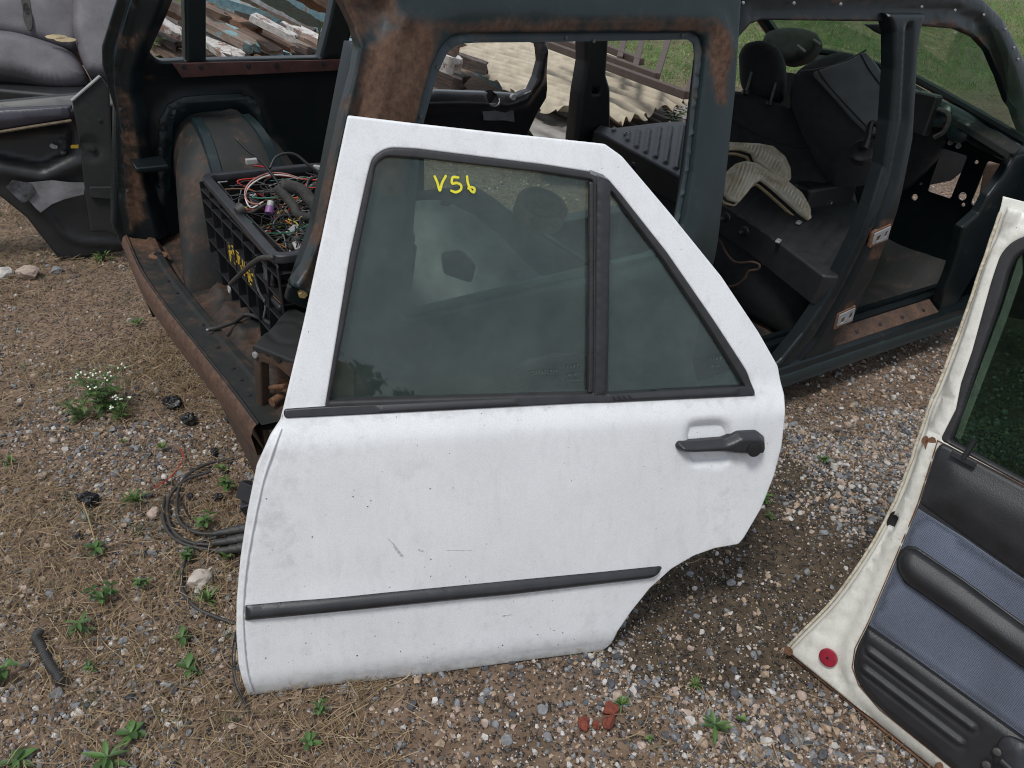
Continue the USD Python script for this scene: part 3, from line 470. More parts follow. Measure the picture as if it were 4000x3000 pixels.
bp = S((1918, 30), (2000, 30), (1990, 62), (1983, 110), (1978, 200), (1972, 300), (1952, 400), (1934, 470), (1915, 520), (1892, 580), (1878, 612), (1848, 650), (1822, 705), (1800, 760), (1770, 800), (1690, 832), (1640, 818), (1690, 775), (1735, 720), (1775, 662), (1812, 600), (1852, 520), (1880, 450), (1908, 360), (1922, 260), (1930, 150), (1930, 70))
bpL = LineString(S((1962, 60), (1952, 260), (1928, 390), (1880, 510), (1825, 620), (1760, 730), (1700, 800))); bpR = LineString(S((1945, 60), (1936, 260), (1912, 390), (1864, 510), (1800, 640)))
def bp_h(x, y, d):
    q = shapely.points(np.c_[x, y]); return -.020 * np.exp(-(shapely.distance(q, bpL) / .012) ** 2) + .006 * np.exp(-(shapely.distance(q, bpR) / .006) ** 2)
bpl = obj('door_pillar', put(SIDE, sheet(bp, (), .010, bp_h, .035, .016, .007), .006), 'black_green', sh_, 45, {'rust': rustmap(SIDE, [(S((1900, 470), (1935, 470), (1910, 560), (1870, 560)), .5), (S((1820, 650), (1850, 640), (1830, 760), (1780, 790)), .42), (S((1710, 770), (1790, 730), (1790, 800), (1700, 830)), .3)], .08, .015)})
for c, s in (((1899, 508), 1), ((1823, 684), 1)):
    u, v = c; pl = rounded(S((u - 15, v - 6), (u + 20, v - 22), (u + 13, v + 6), (u - 21, v + 19)), .004); hl = [rounded(S((u - 10, v + 1), (u - 2, v - 3), (u - 6, v + 8), (u - 14, v + 12)), .002), rounded(S((u + 8, v - 9), (u + 14, v - 12), (u + 10, v - 1), (u + 4, v + 3)), .002)]
    obj('hinge_plate', put(SIDE, sheet(pl, hl, .008, None, .006, .002, .004), .012), 'steel', bpl)
    pl2 = rounded(S((u - 18, v - 8), (u + 23, v - 27), (u + 14, v + 10), (u - 27, v + 27)), .008); obj('hinge_mount', put(SIDE, sheet(pl2, (), .01, None, .008, .003, .005), .009), 'edge_rust', bpl)
# A pillar foot and cowl side
ap = S((2225, 290), (2262, 320), (2240, 420), (2205, 480), (2150, 545), (2108, 600), (2070, 662), (2044, 684), (2034, 668), (2044, 630), (2060, 592), (2077, 536), (2086, 494), (2122, 462), (2142, 425), (2170, 387), (2198, 340))
obj('hinge_pillar', put(SIDE, sheet(ap, (), .02, None, .025, .010, .01), -.01), 'black_green', sh_, 40, {'rust': rustmap(SIDE, [], .12)})
# --- sill: outer skin, tread, inner lip
def sill(name, prof, x0, x1, m, base=0.0, **k):
    px = np.linspace(x0, x1, 24); v, f = sweep(car(px, 0 * px, 0 * px), [(y, z) for y, z in prof], EZ)
    return obj(name, (v, f), m, sh_, 40, {'rust': lambda p: np.full(len(p), base)}, **k)
sill('sill_skin', [(.012, .095), (-.006, .100), (-.012, .128), (-.004, .150), (.02, .158), (.03, .14)], 1.42, 3.05, 'green')
sill('sill_web', [(.000, .150), (.006, .172), (.05, .20), (.07, .19), (.05, .12)], 1.42, 3.0, 'black_green', .12)
tread = sill('tread_plate', [(.022, .182), (.020, .188), (.074, .222), (.080, .215)], 2.02, 2.74, 'rust', .12)
for X in np.linspace(2.1, 2.66, 5): obj('clip_hole', place(rbox((.014, .012, .003), .001), car(X, .040, .2035), EX, EY * .85 + EZ * .53), 'black', tread)
sill('sill_channel', [(.078, .205), (.082, .228), (.10, .232), (.106, .215), (.125, .214), (.128, .228), (.15, .226), (.17, .20), (.17, .12), (.07, .12)], 1.5, 2.98, 'black_green', .06)
for X in np.linspace(1.9, 2.9, 9): obj('sill_slot', place(rbox((.045, .012, .003), .001), car(X, .115, .2165), EX, EY), 'black', sh_)
# --- floors
def floor_panel(name, poly, Z, m, h=None, base=0.0, polys=(), res=.03, t=.02, o=(0, 0)):
    fr = Frame(car(0, 0, Z), EX, EY); return obj(name, put(fr, sheet(np.array(poly, float), (), res, h, t)), m, sh_, 40, {'rust': rustmap(fr, polys, base, .05)})
bosses = [Zat(u, v, .41)[:2] for u, v in ((548, 712), (522, 668), (495, 632), (478, 600), (470, 540), (462, 505), (455, 470))]
def cargo_h(x, y, d):
    h = .012 * (meshkit.fbm(np.c_[x * 3, y * 3, 0 * x], 2, 2) - .5)
    for b in bosses: h = h + .022 * sstep(.055 - np.hypot((x - b[0]) * .8, y - b[1]), 0, .018)
    h += .014 * np.exp(-((x - .135 - .02 * np.sin(y * 7)) / .016) ** 2) * sstep(y, .1, .3) + .035 * sstep(x, .5, .75) * sstep(y, .9, 1.3)
    return h
floor_panel('cargo_floor', [[.06, .12], [1.35, .10], [1.35, 1.45], [.06, 1.45]], .405, 'dull_green', cargo_h, .34, [(np.array([[.05, .95], [.35, 1.0], [.5, 1.45], [.05, 1.45]]), .52), (np.array([[.05, .1], [.2, .1], [.2, 1.4], [.05, 1.4]]), .40)], .018)
floor_panel('passenger_floor', [[1.3, .10], [3.15, .10], [3.15, 1.45], [1.3, 1.45]], .135, 'dull_green', lambda x, y, d: .012 * np.exp(-((np.mod(x * 8, 1) - .5) / .2) ** 2) * sstep(y, .2, .25) + .2 * np.exp(-((y - .78) / .12) ** 2) + .22 * sstep(x, 2.82, 3.1) + .03 * (meshkit.fbm(np.c_[x * 4, y * 4, 0 * x], 3, 6) - .5), .22, [(np.array([[2.0, .15], [2.5, .15], [2.5, .5], [2.0, .5]]), .36)])
hx, hy = Zat(1982, 580, .15)[:2]; obj('drain_hole', place(m3.Manifold.cylinder(.004, .035, -1, 24).scale((1.5, .8, 1)), car(hx, hy, .152), EX, EY), 'black', sh_)
obj('seat_step', put(Frame(car(1.36, 0, 0), -EY, EZ), sheet([[-1.45, .12], [-.1, .12], [-.1, .41], [-1.45, .41]], (), .06, None, .02)), 'black_green', sh_)
# --- tail sill
TS = .435
tp = [Zat(u, v, TS)[:2] for u, v in ((265, 505), (300, 585), (360, 672), (430, 760), (500, 850), (550, 918))]
tailp = smooth_path([car(x, y, TS) for x, y in tp[::-1]], 6)
def strip(a, b): k = len(a); i = np.arange(k - 1); return np.vstack([a, b]), np.vstack([np.c_[i, i + 1, i + 1 + k], np.c_[i, i + 1 + k, i + k]])
def multi(rows):
    k = len(rows[0]); v = np.vstack(rows); f = []
    for r in range(len(rows) - 1): i = np.arange(k - 1) + r * k; f += [np.c_[i, i + 1 + k, i + 1], np.c_[i, i + k, i + 1 + k]]
    return v, np.vstack(f)
o1 = tailp; ex = EX
obj('tail_sill', multi([o1 + ex * .02 - EZ * .10, o1 - ex * .004 - EZ * .09, o1 - ex * .012 - EZ * .03, o1 - ex * .004 - EZ * .008, o1 + ex * .004]), 'rust', sh_, 50, {'rust': lambda p: .30 + 0 * p[:, 0]})
ts = obj('tail_tread', multi([o1 + ex * .004 - EZ * .004, o1 + ex * .010 + EZ * .004, o1 + ex * .016 - EZ * .006, o1 + ex * .066 - EZ * .008, o1 + ex * .074 + EZ * .002, o1 + ex * .092 + EZ * .0, o1 + ex * .108 - EZ * .03]), 'dull_green', sh_, 45, {'rust': lambda p: .27 + .3 * meshkit.fbm(p * 9, 3, 6) - .15 + .25 * np.exp(-((tocar(p)[:, 0] - .12) / .03) ** 2) + .35 * sstep(tocar(p)[:, 1], 1.1, 1.4)})
for u, v in ((295, 510), (365, 607), (383, 632), (440, 700), (470, 750), (520, 820), (538, 853), (503, 795)):
    x, y = Zat(u, v, TS - .006)[:2]; obj('bolt_hole', disc(car(x, y, TS - .007), EZ, .006, .0025, 10), 'black', ts)
x, y = Zat(342, 552, TS - .005)[:2]; gr = obj('drain_ring', disc(car(x, y, TS - .006), EZ, .030, .006, 24, .5), 'edge_rust', ts); obj('drain_plug', disc(car(x, y, TS + .0005), EZ, .014, .0015, 20), 'black', gr)
obj('rear_valance', put(Frame(car(.05, 0, 0), -EY, EZ), sheet([[-1.38, .16], [-.14, .12], [-.14, .40], [-1.38, .40]], (), .06, None, .01)), 'rust', sh_, prim={'rust': lambda p: 0 * p[:, 0]})
# --- tail corner: bumper mount box, bolt, bracket
pZ = .60
top = [Zat(u, v, pZ)[:2] for u, v in ((545, 745), (627, 660), (690, 690), (690, 800), (620, 775))]
fr = Frame(car(0, 0, pZ), EX, EY); ring_c = np.mean([top[0], top[1], top[2], top[4]], 0)
cb = obj('corner_box', put(fr, sheet(np.array(top), (), .01, lambda x, y, d: -.005 * np.exp(-((np.hypot((x - ring_c[0]), (y - ring_c[1]) * .7) - .042) / .006) ** 2), .01, .006, .004)), 'dull_green', sh_, 40, {'rust': lambda p: .10 + 0 * p[:, 0]})
def C2(i, z): return car(top[i][0], top[i][1], z)
nface = Frame(C2(0, 0), C2(4, 0) - C2(0, 0), EZ); wd_ = np.linalg.norm(C2(4, 0) - C2(0, 0))
Nf = lambda *p: nface.tr(*p)
fo = Nf((545, 750), (620, 778), (700, 810), (700, 1160), (560, 1160), (556, 1000)); fh = rounded(Nf((563, 783), (600, 795), (640, 830), (690, 850), (690, 990), (570, 990)), .01); fh2 = rounded(Nf((567, 1008), (690, 1010), (690, 1130), (572, 1130)), .01)
obj('corner_face', put(nface, sheet(fo, [fh, fh2], .02, None, .02, .006, .01)), 'rust', cb, 40, {'rust': lambda p: .05 + 0 * p[:, 0]})
obj('corner_back', put(nface, sheet(Nf((545, 760), (720, 820), (720, 1170), (555, 1160)), (), .03, None, .01), -.07), 'rust', cb, 40, {'rust': lambda p: .1 + 0 * p[:, 0]})
def N3(u, v, h): return nface.lift(nface.at(u, v), h)[0]
obj('mount_bolt', cat_([tube([N3(588, 868, -.07), N3(587, 870, .0)], .011, 12), disc(N3(586, 862, -.06), nface.n, .030, .012, 6)]), 'edge_rust', cb)
obj('mount_clip', cat_([beam(N3(570, 845, -.02), N3(602, 842, -.02), .012, .01)]), 'edge_rust', cb)
obj('screw', disc(N3(553, 766, .0), nface.n, .008, .006, 10), 'steel', cb); obj('bolt_hole', disc(N3(601, 776, .0), nface.n, .009, .002, 12), 'black', cb)
obj('corner_post', cat_([beam(C2(0, .14) + EX * .004, C2(0, pZ - .004) + EX * .004, .03, .018)]), 'rust', cb, prim={'rust': lambda p: .02 + 0 * p[:, 0]})
bk = Frame(car(0, .055, 0), EX, EZ)
obj('lamp_bracket', put(bk, sheet(rounded(bk.tr((626, 618), (655, 622), (700, 615), (700, 670), (660, 668), (618, 650)), .006), (), .012, None, .012, .004, .005)), 'black_green', cb); obj('bracket_bolt', disc(bk.lift(bk.at(652, 632), .0)[0], bk.n, .010, .012, 6), 'brass', cb)
bmp = [N3(548, 1040, .01), N3(552, 1065, .035), N3(570, 1110, .02), N3(640, 1150, -.02)]
obj('bumper_stub', cat_([beam(bmp[0], bmp[1], .05, .03), beam(bmp[1], bmp[2], .05, .03), beam(bmp[2], bmp[3], .05, .03)]), 'trim', cb)
# --- far side
fo = np.vstack([FR_((240, 480), (246, 200), (262, 100), (338, -40), (1010, -60)), [[1.12, 1.3], [1.12, .1], [-.02, .1]]])
w1 = rounded(FR_((357, -25), (393, -25), (395, 40), (396, 126), (340, 129), (316, 105), (330, 60)), [0, 0, 0, .005, .03, .03, 0]); w2 = rounded(FR_((442, -28), (722, -36), (705, 45), (685, 121), (442, 126)), .005)
w3 = np.vstack([FR_((740, 119), (762, 40), (780, -30)), [[1.04, 1.27], [1.04, .97]]])
bulge = inside(rounded(FR_((290, 165), (330, 150), (760, 140), (1000, 150), (1000, 420), (300, 420)), .06), .02); trimP = LineString(FR_((366, 138), (600, 136), (770, 132)))
arch_l = LineString(FR_((352, 420), (358, 260), (400, 222), (520, 215), (548, 240), (572, 330), (600, 330)))
def far_h(x, y, d): return -.03 * bulge(x, y) + .026 * np.exp(-(shapely.distance(shapely.points(np.c_[x, y]), arch_l) / .016) ** 2)
obj('far_side_panel', put(FAR, sheet(fo, [w1, w2, w3], .03, far_h, .04, .012, .014), .03), 'black_green', sh_, 40, {'rust': rustmap(FAR, [(FR_((290, 155), (420, 145), (420, 165), (320, 185), (300, 240), (285, 240)), .45), (FR_((255, 60), (300, 60), (300, 130), (250, 130)), .42)], .07)})
tb = obj('belt_strip', put(FAR, sheet(FR_((366, 132), (770, 124), (772, 146), (388, 163)), (), .02, lambda x, y, d: .003 * sstep(np.sin(x * 30), .2, .5), .006, .002, .01), .036), plain('dark_red_primer', (.055, .018, .016), .55, .4, 20), sh_)
for u, v in ((428, 140), (590, 136), (690, 133), (392, 140), (530, 137)): obj('trim_hole', disc(FAR.lift(FAR.at(u, v), .037)[0], FAR.n, .009, .003, 8), 'black', tb)
# wheelhouse: a hump standing on the cargo floor against the far side
th = np.linspace(0, math.pi, 26); ph = np.linspace(0, 1, 16); TH, PH = np.meshgrid(th, ph, indexing='ij')
sq = lambda c, p: np.sign(c) * np.abs(c) ** p
w_x = .305 - (.165 + .10 * PH) * sq(np.cos(TH), .62); w_z = .395 + (.43 - .43 * PH ** 3.0) * sq(np.sin(TH), .5) + .012 * np.exp(-((np.cos(TH) + .25) / .13) ** 2) * (1 - PH); w_y = 1.44 - .50 * PH ** .8
k = len(ph); ii, jj = np.meshgrid(np.arange(len(th) - 1), np.arange(k - 1), indexing='ij'); ii, jj = ii.ravel(), jj.ravel(); q = np.c_[ii * k + jj, ii * k + jj + 1, (ii + 1) * k + jj + 1, (ii + 1) * k + jj]
obj('wheelhouse', (car(w_x, w_y, w_z).reshape(-1, 3), np.vstack([q[:, [0, 1, 2]], q[:, [0, 2, 3]]])), 'dull_green', sh_, 45, {'rust': lambda p: .33 + .0 * p[:, 0] - .35 * np.exp(-((tocar(p)[:, 0] - .40) / .035) ** 2) - .3 * np.exp(-((tocar(p)[:, 0] - .26) / .03) ** 2)})
arcP = LineString(FR_((352, 430), (354, 330), (358, 262), (372, 236), (400, 222), (460, 217), (520, 215), (540, 222), (550, 242), (560, 290), (574, 335), (600, 340))).buffer(.022)
obj('arch_flange', put(FAR, sheet(np.array(arcP.exterior.coords)[:-1], [np.array(g.coords)[:-1] for g in arcP.interiors], .012, lambda x, y, d: .008 * sstep(d, .004, .012) - .006 * np.exp(-((d - .021) / .004) ** 2), .01, .003, .008), .012), 'green', sh_, 40, {'rust': lambda p: .12 + 0 * p[:, 0]})
for X0, X1 in ((.235, .215), (.385, .43)):
    t = np.linspace(.12, .95, 12); pw_ = 1.44 - .50 * t ** .8; pz = .395 + (.43 - .43 * t ** 3.0) * .985 + .006; px = X0 + (X1 - X0) * t
    obj('wheelhouse_rib', sweep(car(px, pw_, pz), [(-.020, -.01), (-.014, .006), (.014, .006), (.020, -.01)], EZ), 'green', sh_, 40, {'rust': lambda p: .10 + 0 * p[:, 0]})
# tail pillar of the far side, seen through the tailgate opening
TP = Frame(car(.0, 1.38, .8), unit(.8 * EX - .6 * EY), EZ)
tpo = TP.tr((249, -12), (236, 30), (224, 70), (215, 98), (216, 140), (230, 196), (243, 245), (246, 350), (250, 437), (261, 505), (300, 540), (345, 520), (330, 470), (311, 402), (300, 300), (297, 262), (283, 212), (287, 157), (300, 120), (315, 87), (336, 40), (356, -12))
tpa = LineString(TP.tr((296, -10), (270, 60), (255, 110), (252, 170), (268, 270), (276, 400), (290, 510))); tpb = LineString(TP.tr((275, -10), (250, 70), (236, 120), (240, 190), (256, 280), (262, 420)))
def tp_h(x, y, d): q = shapely.points(np.c_[x, y]); return .014 * np.exp(-(shapely.distance(q, tpa) / .008) ** 2) - .012 * np.exp(-(shapely.distance(q, tpb) / .012) ** 2) + .03 * sstep(x, .0, .06) * 0
tpl = obj('tail_pillar', put(TP, sheet(tpo, (), .014, tp_h, .05, .016, .010)), 'black_green', sh_, 45, {'rust': rustmap(TP, [(TP.tr((258, 75), (300, 80), (296, 112), (262, 108)), .6), (TP.tr((262, 280), (296, 280), (320, 470), (280, 500)), .55), (TP.tr((250, 180), (285, 200), (292, 280), (262, 280)), .42)], .16)})
for u, v, r in ((272, 90, .008), (271, 268, .007)): obj('pillar_hole', disc(TP.lift(TP.at(u, v), .004)[0], TP.n, r, .003, 10), 'black', tpl)
obj('lamp_shelf', cat_([place(rbox((.10, .11, .02), .006), car(.06, 1.32, .70), EX, EY)]), 'black_green', sh_)
# far B pillar
fb = rounded(FR_((1256, 60), (1310, 60), (1303, 160), (1312, 190), (1313, 300), (1232, 330), (1246, 200), (1258, 130)), .01)
fbp = obj('far_door_pillar', put(FAR, sheet(fb, [rounded(FR_((1274, 190), (1284, 190), (1284, 197), (1274, 197)), .001)], .02, lambda x, y, d: .0 * x, .06, .02, .012), .03), 'black', sh_, 45)
obj('far_sill', beam(car(1.1, 1.44, .15), car(3.1, 1.44, .15), .1, .14, r=.01), 'black_green', sh_)
obj('far_roof_rail', beam(car(.6, 1.30, 1.34), car(2.6, 1.30, 1.34), .09, .05, r=.01), 'black_green', sh_)
# --- windscreen, cowl, dash beam and bulkhead
c0, c1, c2 = Zat(2206, 300, .87), Zat(1983, 173, .94), Zat(1900, 143, .95)
low = smooth_path([c0 + (c0 - c1) * .05, c1, c2, V(3.22, 1.22, .95), V(3.1, 1.4, .94)], 8); upp = smooth_path([V(2.60, .13, 1.235), V(2.66, .5, 1.29), V(2.67, .9, 1.30), V(2.64, 1.2, 1.28), V(2.6, 1.34, 1.25)], 8)
k = min(len(low), len(upp)); low, upp = low[:k], upp[:k]; rows = [carL(low * (1 - t) + upp * t + V(.03, 0, .02) * math.sin(math.pi * t)) for t in np.linspace(0, 1, 9)]
ws, wf = multi(rows); obj('windscreen', (np.vstack([ws, ws - unit(V(-.6, 0, .8)) * .004]), np.vstack([wf, wf[:, ::-1] + len(ws)])), 'glass_shield', sh_, True)
obj('windscreen_frame', tube(carL(low), .018, 8), 'black_green', sh_); obj('windscreen_header', tube(carL(upp + V(-.03, 0, .015))[6:], .025, 8), 'black_green', sh_)
obj('far_windscreen_pillar', tube(carL(np.array([low[-1], upp[-1]])), .03, 8), 'black_green', sh_)
cw = carL(low); obj('cowl', multi([cw - EZ * .012 - EX * .03, cw - EX * .06 - EZ * .035, cw - EX * .09 - EZ * .03, cw - EX * .095 - EZ * .05]), 'dull_green', sh_, 40, {'rust': lambda p: .25 + 0 * p[:, 0]})
bwl = Frame(car(3.0, 0, 0), -EY, EZ); B_ = bwl.tr
bo = np.vstack([B_((1965, 195), (2060, 245), (2150, 300), (2262, 345), (2262, 700)), [[-.05, .13], [-1.4, .13], [-1.4, .85]]])
bh = [rounded(B_((2036, 320), (2090, 337), (2053, 430), (2003, 413)), .012), rounded(B_((2133, 347), (2190, 363), (2126, 457), (2096, 440)), .012)] + [circle(B_((u, v))[0], r, 12) for u, v, r in ((2031, 311, .008), (2053, 308, .012), (2070, 315, .012), (2109, 350, .008), (1976, 426, .014), (1990, 397, .007), (2079, 424, .017), (2081, 442, .008), (2103, 470, .02), (2133, 374, .008))]
obj('bulkhead', put(bwl, sheet(bo, bh, .03, lambda x, y, d: .010 * (meshkit.fbm(np.c_[x * 6, y * 6, 0 * x], 3, 11) - .5), .006, 0, .01)), 'black_green', sh_, 40, {'rust': lambda p: .02 + 0 * p[:, 0]})
db = [bwl.lift(bwl.at(u, v), .06)[0] for u, v in ((1960, 205), (2020, 228), (2085, 258), (2150, 295), (2225, 330))]
obj('dash_beam', cat_([tube(smooth_path(db, 5), .045, 14)]), 'green', sh_, True)
for u, v, r in ((2060, 246, .05), (2105, 280, .045)): obj('beam_bracket', disc(bwl.lift(bwl.at(u, v), .10)[0], bwl.n - EZ * .4 * -1, r, .03, 14, .4), 'green', sh_)
obj('cable_loom', tube(smooth_path([bwl.lift(bwl.at(u, v), .14)[0] for u, v in ((1985, 190), (2040, 222), (2090, 240), (2085, 275), (2062, 290))], 6), .010, 7), 'tape', sh_)
obj('steering_bracket', place(rbox((.10, .16, .05), .01), bwl.lift(bwl.at(2040, 240), .15)[0], EY, EZ), 'black', sh_)
# sun visor above the windscreen, mirror stub
vz = Frame(car(2.55, 0, 0), -EY, EZ); obj('sun_visor', put(vz, sheet(rounded(vz.tr((1862, 52), (1925, 52), (1930, 74), (1908, 78), (1888, 70)), .01), (), .02, None, .02, .008, .01)), 'black', sh_)
# crumpled front frame rails seen through the bulkhead
obj('front_rail', beam(car(3.1, .42, .34), car(3.75, .30, .28), .09, .12, r=.01), 'rust', sh_, prim={'rust': lambda p: .1 + 0 * p[:, 0]}); obj('front_crossmember', beam(car(3.5, .75, .25), car(3.8, -.1, .22), .08, .12, r=.01), 'rust', sh_, prim={'rust': lambda p: .1 + 0 * p[:, 0]})
# fender seen through the second opening
fn = Frame(car(3.45, 0, 0), -EY, EZ); obj('inner_fender', put(fn, sheet(fn.tr((2125, 355), (2180, 350), (2205, 400), (2160, 450), (2110, 440)), (), .03, None, .03, .01, .02)), 'rust', sh_, prim={'rust': lambda p: 0 * p[:, 0]})
# ------------------------------------------------------------------ folded rear seat back lying across the shell
BD = Frame(carL([[1.962, .033, .50]])[0], carL([[1.942, 1.393, .65]])[0] - carL([[1.962, .033, .50]])[0], carL([[2.614, .415, .53]])[0] - carL([[1.962, .033, .50]])[0])
if BD.n[2] < 0: BD = Frame(BD.o, BD.y, BD.x)
Bt = BD.tr
bb = rounded(Bt((1282, 280), (1296, 268), (1322, 276), (1420, 264), (1500, 259), (1600, 275), (1740, 350), (1868, 448), (1868, 470), (1840, 540), (1812, 598), (1780, 596), (1640, 490), (1488, 392)), .012)
ribs = [LineString(Bt(*p)) for p in (((1357, 284), (1355, 304)), ((1379, 281), (1374, 318)), ((1402, 278), (1394, 330)), ((1425, 276), (1415, 340)), ((1449, 273), (1437, 352)), ((1474, 271), (1460, 364)), ((1499, 272), (1484, 376)), ((1525, 276), (1508, 390)))]
gro = [LineString(Bt((1590 + k * 27, 470 + k * 14), (1650 + k * 27, 400 + k * 14))) for k in range(0, 8)]
def bb_h(x, y, d):
    q = shapely.points(np.c_[x, y]); h = 0 * x
    for r in ribs: h = h + .009 * sstep(.012 - shapely.distance(q, r), 0, .005)
    for g in gro: h = h - .004 * np.exp(-(shapely.distance(q, g) / .008) ** 2)
    return h
fs = thing('folded_seat_back', 'black ribbed rear seat back folded flat across the shell under the lamp lenses', 'seat back', BD.lift(Bt((1600, 420)))[0])
obj('back_panel', put(BD, sheet(bb, (), .0085, bb_h, .10, .010, .008)), 'vinyl', fs, 40)
for u, v in ((1326, 281), (1352, 291), (1488, 270), (1792, 440), (1680, 524), (1724, 484)):
    o = BD.lift(Bt((u, v)), .006)[0]; obj('clip', cat_([place(rbox((.03, .018, .008), .003), o, BD.x + .5 * BD.y, BD.y), disc(o + BD.n * .004, BD.n, .006, .004, 8)]), 'steel', fs)
ef = Frame(BD.lift(Bt((1282, 285)), -.05)[0], BD.lift(Bt((1780, 592)))[0] - BD.lift(Bt((1282, 285)))[0], EZ)
for u, v in ((1333, 338), (1368, 360), (1570, 470), (1610, 500)):
    o = ef.lift(ef.at(u, v), .003)[0]; obj('stud', cat_([disc(o, -EX, .020, .008, 16, .3), tube([o, o - EX * .035], .006, 8)]), 'black', fs)
# cushion hanging below it, and its bent wire
cuF = Frame(carL([[1.98, .05, .33]])[0], EY * -1, EZ)
cu = thing('rear_seat_cushion', 'black cloth rear seat cushion standing under the ribbed seat back', 'seat cushion', cuF.lift(cuF.tr((1640, 620)))[0])
obj('cushion', put(Frame(car(2.02, 0, 0), -EY, EZ), sheet(rounded(np.array([[-1.25, .15], [-.12, .15], [-.10, .40], [-.3, .50], [-1.25, .55]]), .05), (), .04, lambda x, y, d: .03 * sstep(d, 0, .12), .25, .04, .03)), 'seat_cloth', cu, 60)
bw = [car(1.93, Y, Z) for Y, Z in ((.40, .53), (.33, .50), (.26, .415), (.20, .39), (.13, .395), (.115, .375), (.13, .345), (.165, .34), (.185, .30), (.25, .255), (.36, .25))]
sw = Frame(car(1.86, 0, 0), -EY, EZ); bw = [sw.lift(sw.at(u, v))[0] for u, v in ((1548, 515), (1556, 522), (1568, 545), (1583, 563), (1600, 568), (1625, 566), (1640, 572), (1637, 582), (1618, 586), (1608, 602), (1590, 616), (1560, 620), (1530, 612))]
tag(obj('bent_wire', tube(smooth_path(bw, 6), .0045, 8), 'rust', label='bent rusty wire rod sticking out below the ribbed seat back', cat='wire'))
# ------------------------------------------------------------------ front seats
def padded(path, name, fr, px, thick, rr, m, h=None, res=.02, sm=60, r2=.03): return obj(name, put(fr, sheet(rounded(fr.tr(*px), r2), (), res, h, thick, rr, rr * .35)), m, path, sm)
s1 = thing('front_seat', 'black front seat with grey leatherette back, tipped over beside the door pillar', 'car seat', car(2.7, .55, .2))
nA = unit(-.62 * EX - .30 * EY + .72 * EZ); xA = unit(np.cross(EZ, nA)); yA = np.cross(nA, xA)
fa = Frame(car(2.42, .50, .90), xA, yA)
padded(s1, 'backrest', fa, ((1706, 172), (1716, 140), (1740, 122), (1790, 100), (1828, 93), (1868, 108), (1905, 150), (1945, 215), (1960, 290), (1926, 316), (1866, 334), (1800, 336), (1762, 300), (1730, 250), (1708, 200)), .15, .07, 'seat_cloth', lambda x, y, d: .01 * sstep(d, .05, .1))
padded(s1, 'back_cover', fa, ((1752, 163), (1780, 154), (1830, 138), (1868, 116), (1893, 145), (1940, 215), (1952, 285), (1872, 292), (1840, 262), (1800, 215), (1768, 180)), .02, .012, 'seat_back', lambda x, y, d: .024 + 0 * x, r2=.02)
pp = [fa.lift(fa.at(u, v), .016)[0] for u, v in ((1722, 170), (1732, 160), (1752, 158), (1800, 148), (1850, 126), (1870, 114))]
obj('piping', tube(smooth_path(pp, 6), .004, 6), 'black', s1)
for pts in (((1768, 162), (1790, 195), (1830, 240), (1880, 292)), ((1858, 126), (1880, 165), (1920, 215), (1945, 235))): obj('seam', tube(smooth_path([fa.lift(fa.at(u, v), .0265)[0] for u, v in pts], 6), .0026, 6), 'black', s1)
obj('recliner', cat_([disc(fa.lift(fa.at(1860, 350), .05)[0], fa.n, .045, .03, 20), tube(smooth_path([fa.lift(fa.at(u, v), .09)[0] for u, v in ((1862, 352), (1870, 330), (1874, 308), (1880, 298), (1892, 302), (1894, 316), (1886, 330))], 5), .012, 8)]), 'black', s1)
fc = Frame(car(2.92, 0, 0), -EY, EZ); padded(s1, 'cushion', fc, ((1950, 250), (1990, 245), (2016, 262), (2024, 300), (2006, 345), (1975, 380), (1930, 420), (1900, 380)), .35, .06, 'seat_cloth')
obj('seat_rail', beam(car(2.25, .50, .18), car(2.9, .50, .20), .05, .05, r=.008), 'black', s1); obj('seat_foot', beam(car(2.45, .50, .15), car(2.45, .50, .62), .10, .30, up=EX, r=.02), 'black', s1)
s2 = thing('front_seat', 'black cloth front seat upright with its headrest, left of the tipped seat', 'car seat', car(2.3, .85, .2))
nB = unit(-.80 * EX - .50 * EY + .32 * EZ); xB = unit(np.cross(EZ, nB)); yB = np.cross(nB, xB); fb2 = Frame(car(2.25, .80, .72), xB, yB)
padded(s2, 'backrest', fb2, ((1560, 190), (1600, 192), (1650, 205), (1690, 222), (1730, 245), (1762, 282), (1785, 330), (1798, 390), (1800, 450), (1700, 480), (1560, 440)), .14, .06, 'seat_cloth', lambda x, y, d: .02 * sstep(d, .02, .15))
obj('seam', tube(smooth_path([fb2.lift(fb2.at(u, v), .019)[0] for u, v in ((1580, 262), (1620, 282), (1680, 308), (1730, 318), (1762, 312), (1782, 330))], 6), .003, 6), 'black', s2)
fh_ = Frame(fb2.o - fb2.n * .03, xB, yB); hr = padded(s2, 'headrest', fh_, ((1594, 165), (1592, 110), (1606, 88), (1640, 79), (1672, 90), (1690, 112), (1694, 165), (1688, 205), (1664, 214), (1620, 204), (1600, 190)), .11, .05, 'seat_cloth')
for u, v in ((1607, 208), (1659, 232)):
    o = fb2.lift(fb2.at(u, v), -.03)[0]; obj('post', tube([o - yB * .03, o + yB * .10], .006, 8), 'dark_steel', hr); obj('post_collar', disc(o + yB * .012 + fb2.n * .02, yB, .016, .012, 14), 'black', hr)
s3 = thing('loose_headrest', 'black padded headrest standing against the dusty windscreen behind the seats', 'headrest', car(2.9, 1.0, .9))
fh3 = Frame(car(2.95, 1.0, .95), xA, unit(EZ * .9 + EX * .3)); padded(s3, 'pad', fh3, ((1640, 90), (1652, 64), (1690, 54), (1735, 57), (1762, 68), (1768, 85), (1758, 106), (1738, 125), (1700, 135), (1660, 120)), .10, .045, 'seat_cloth')
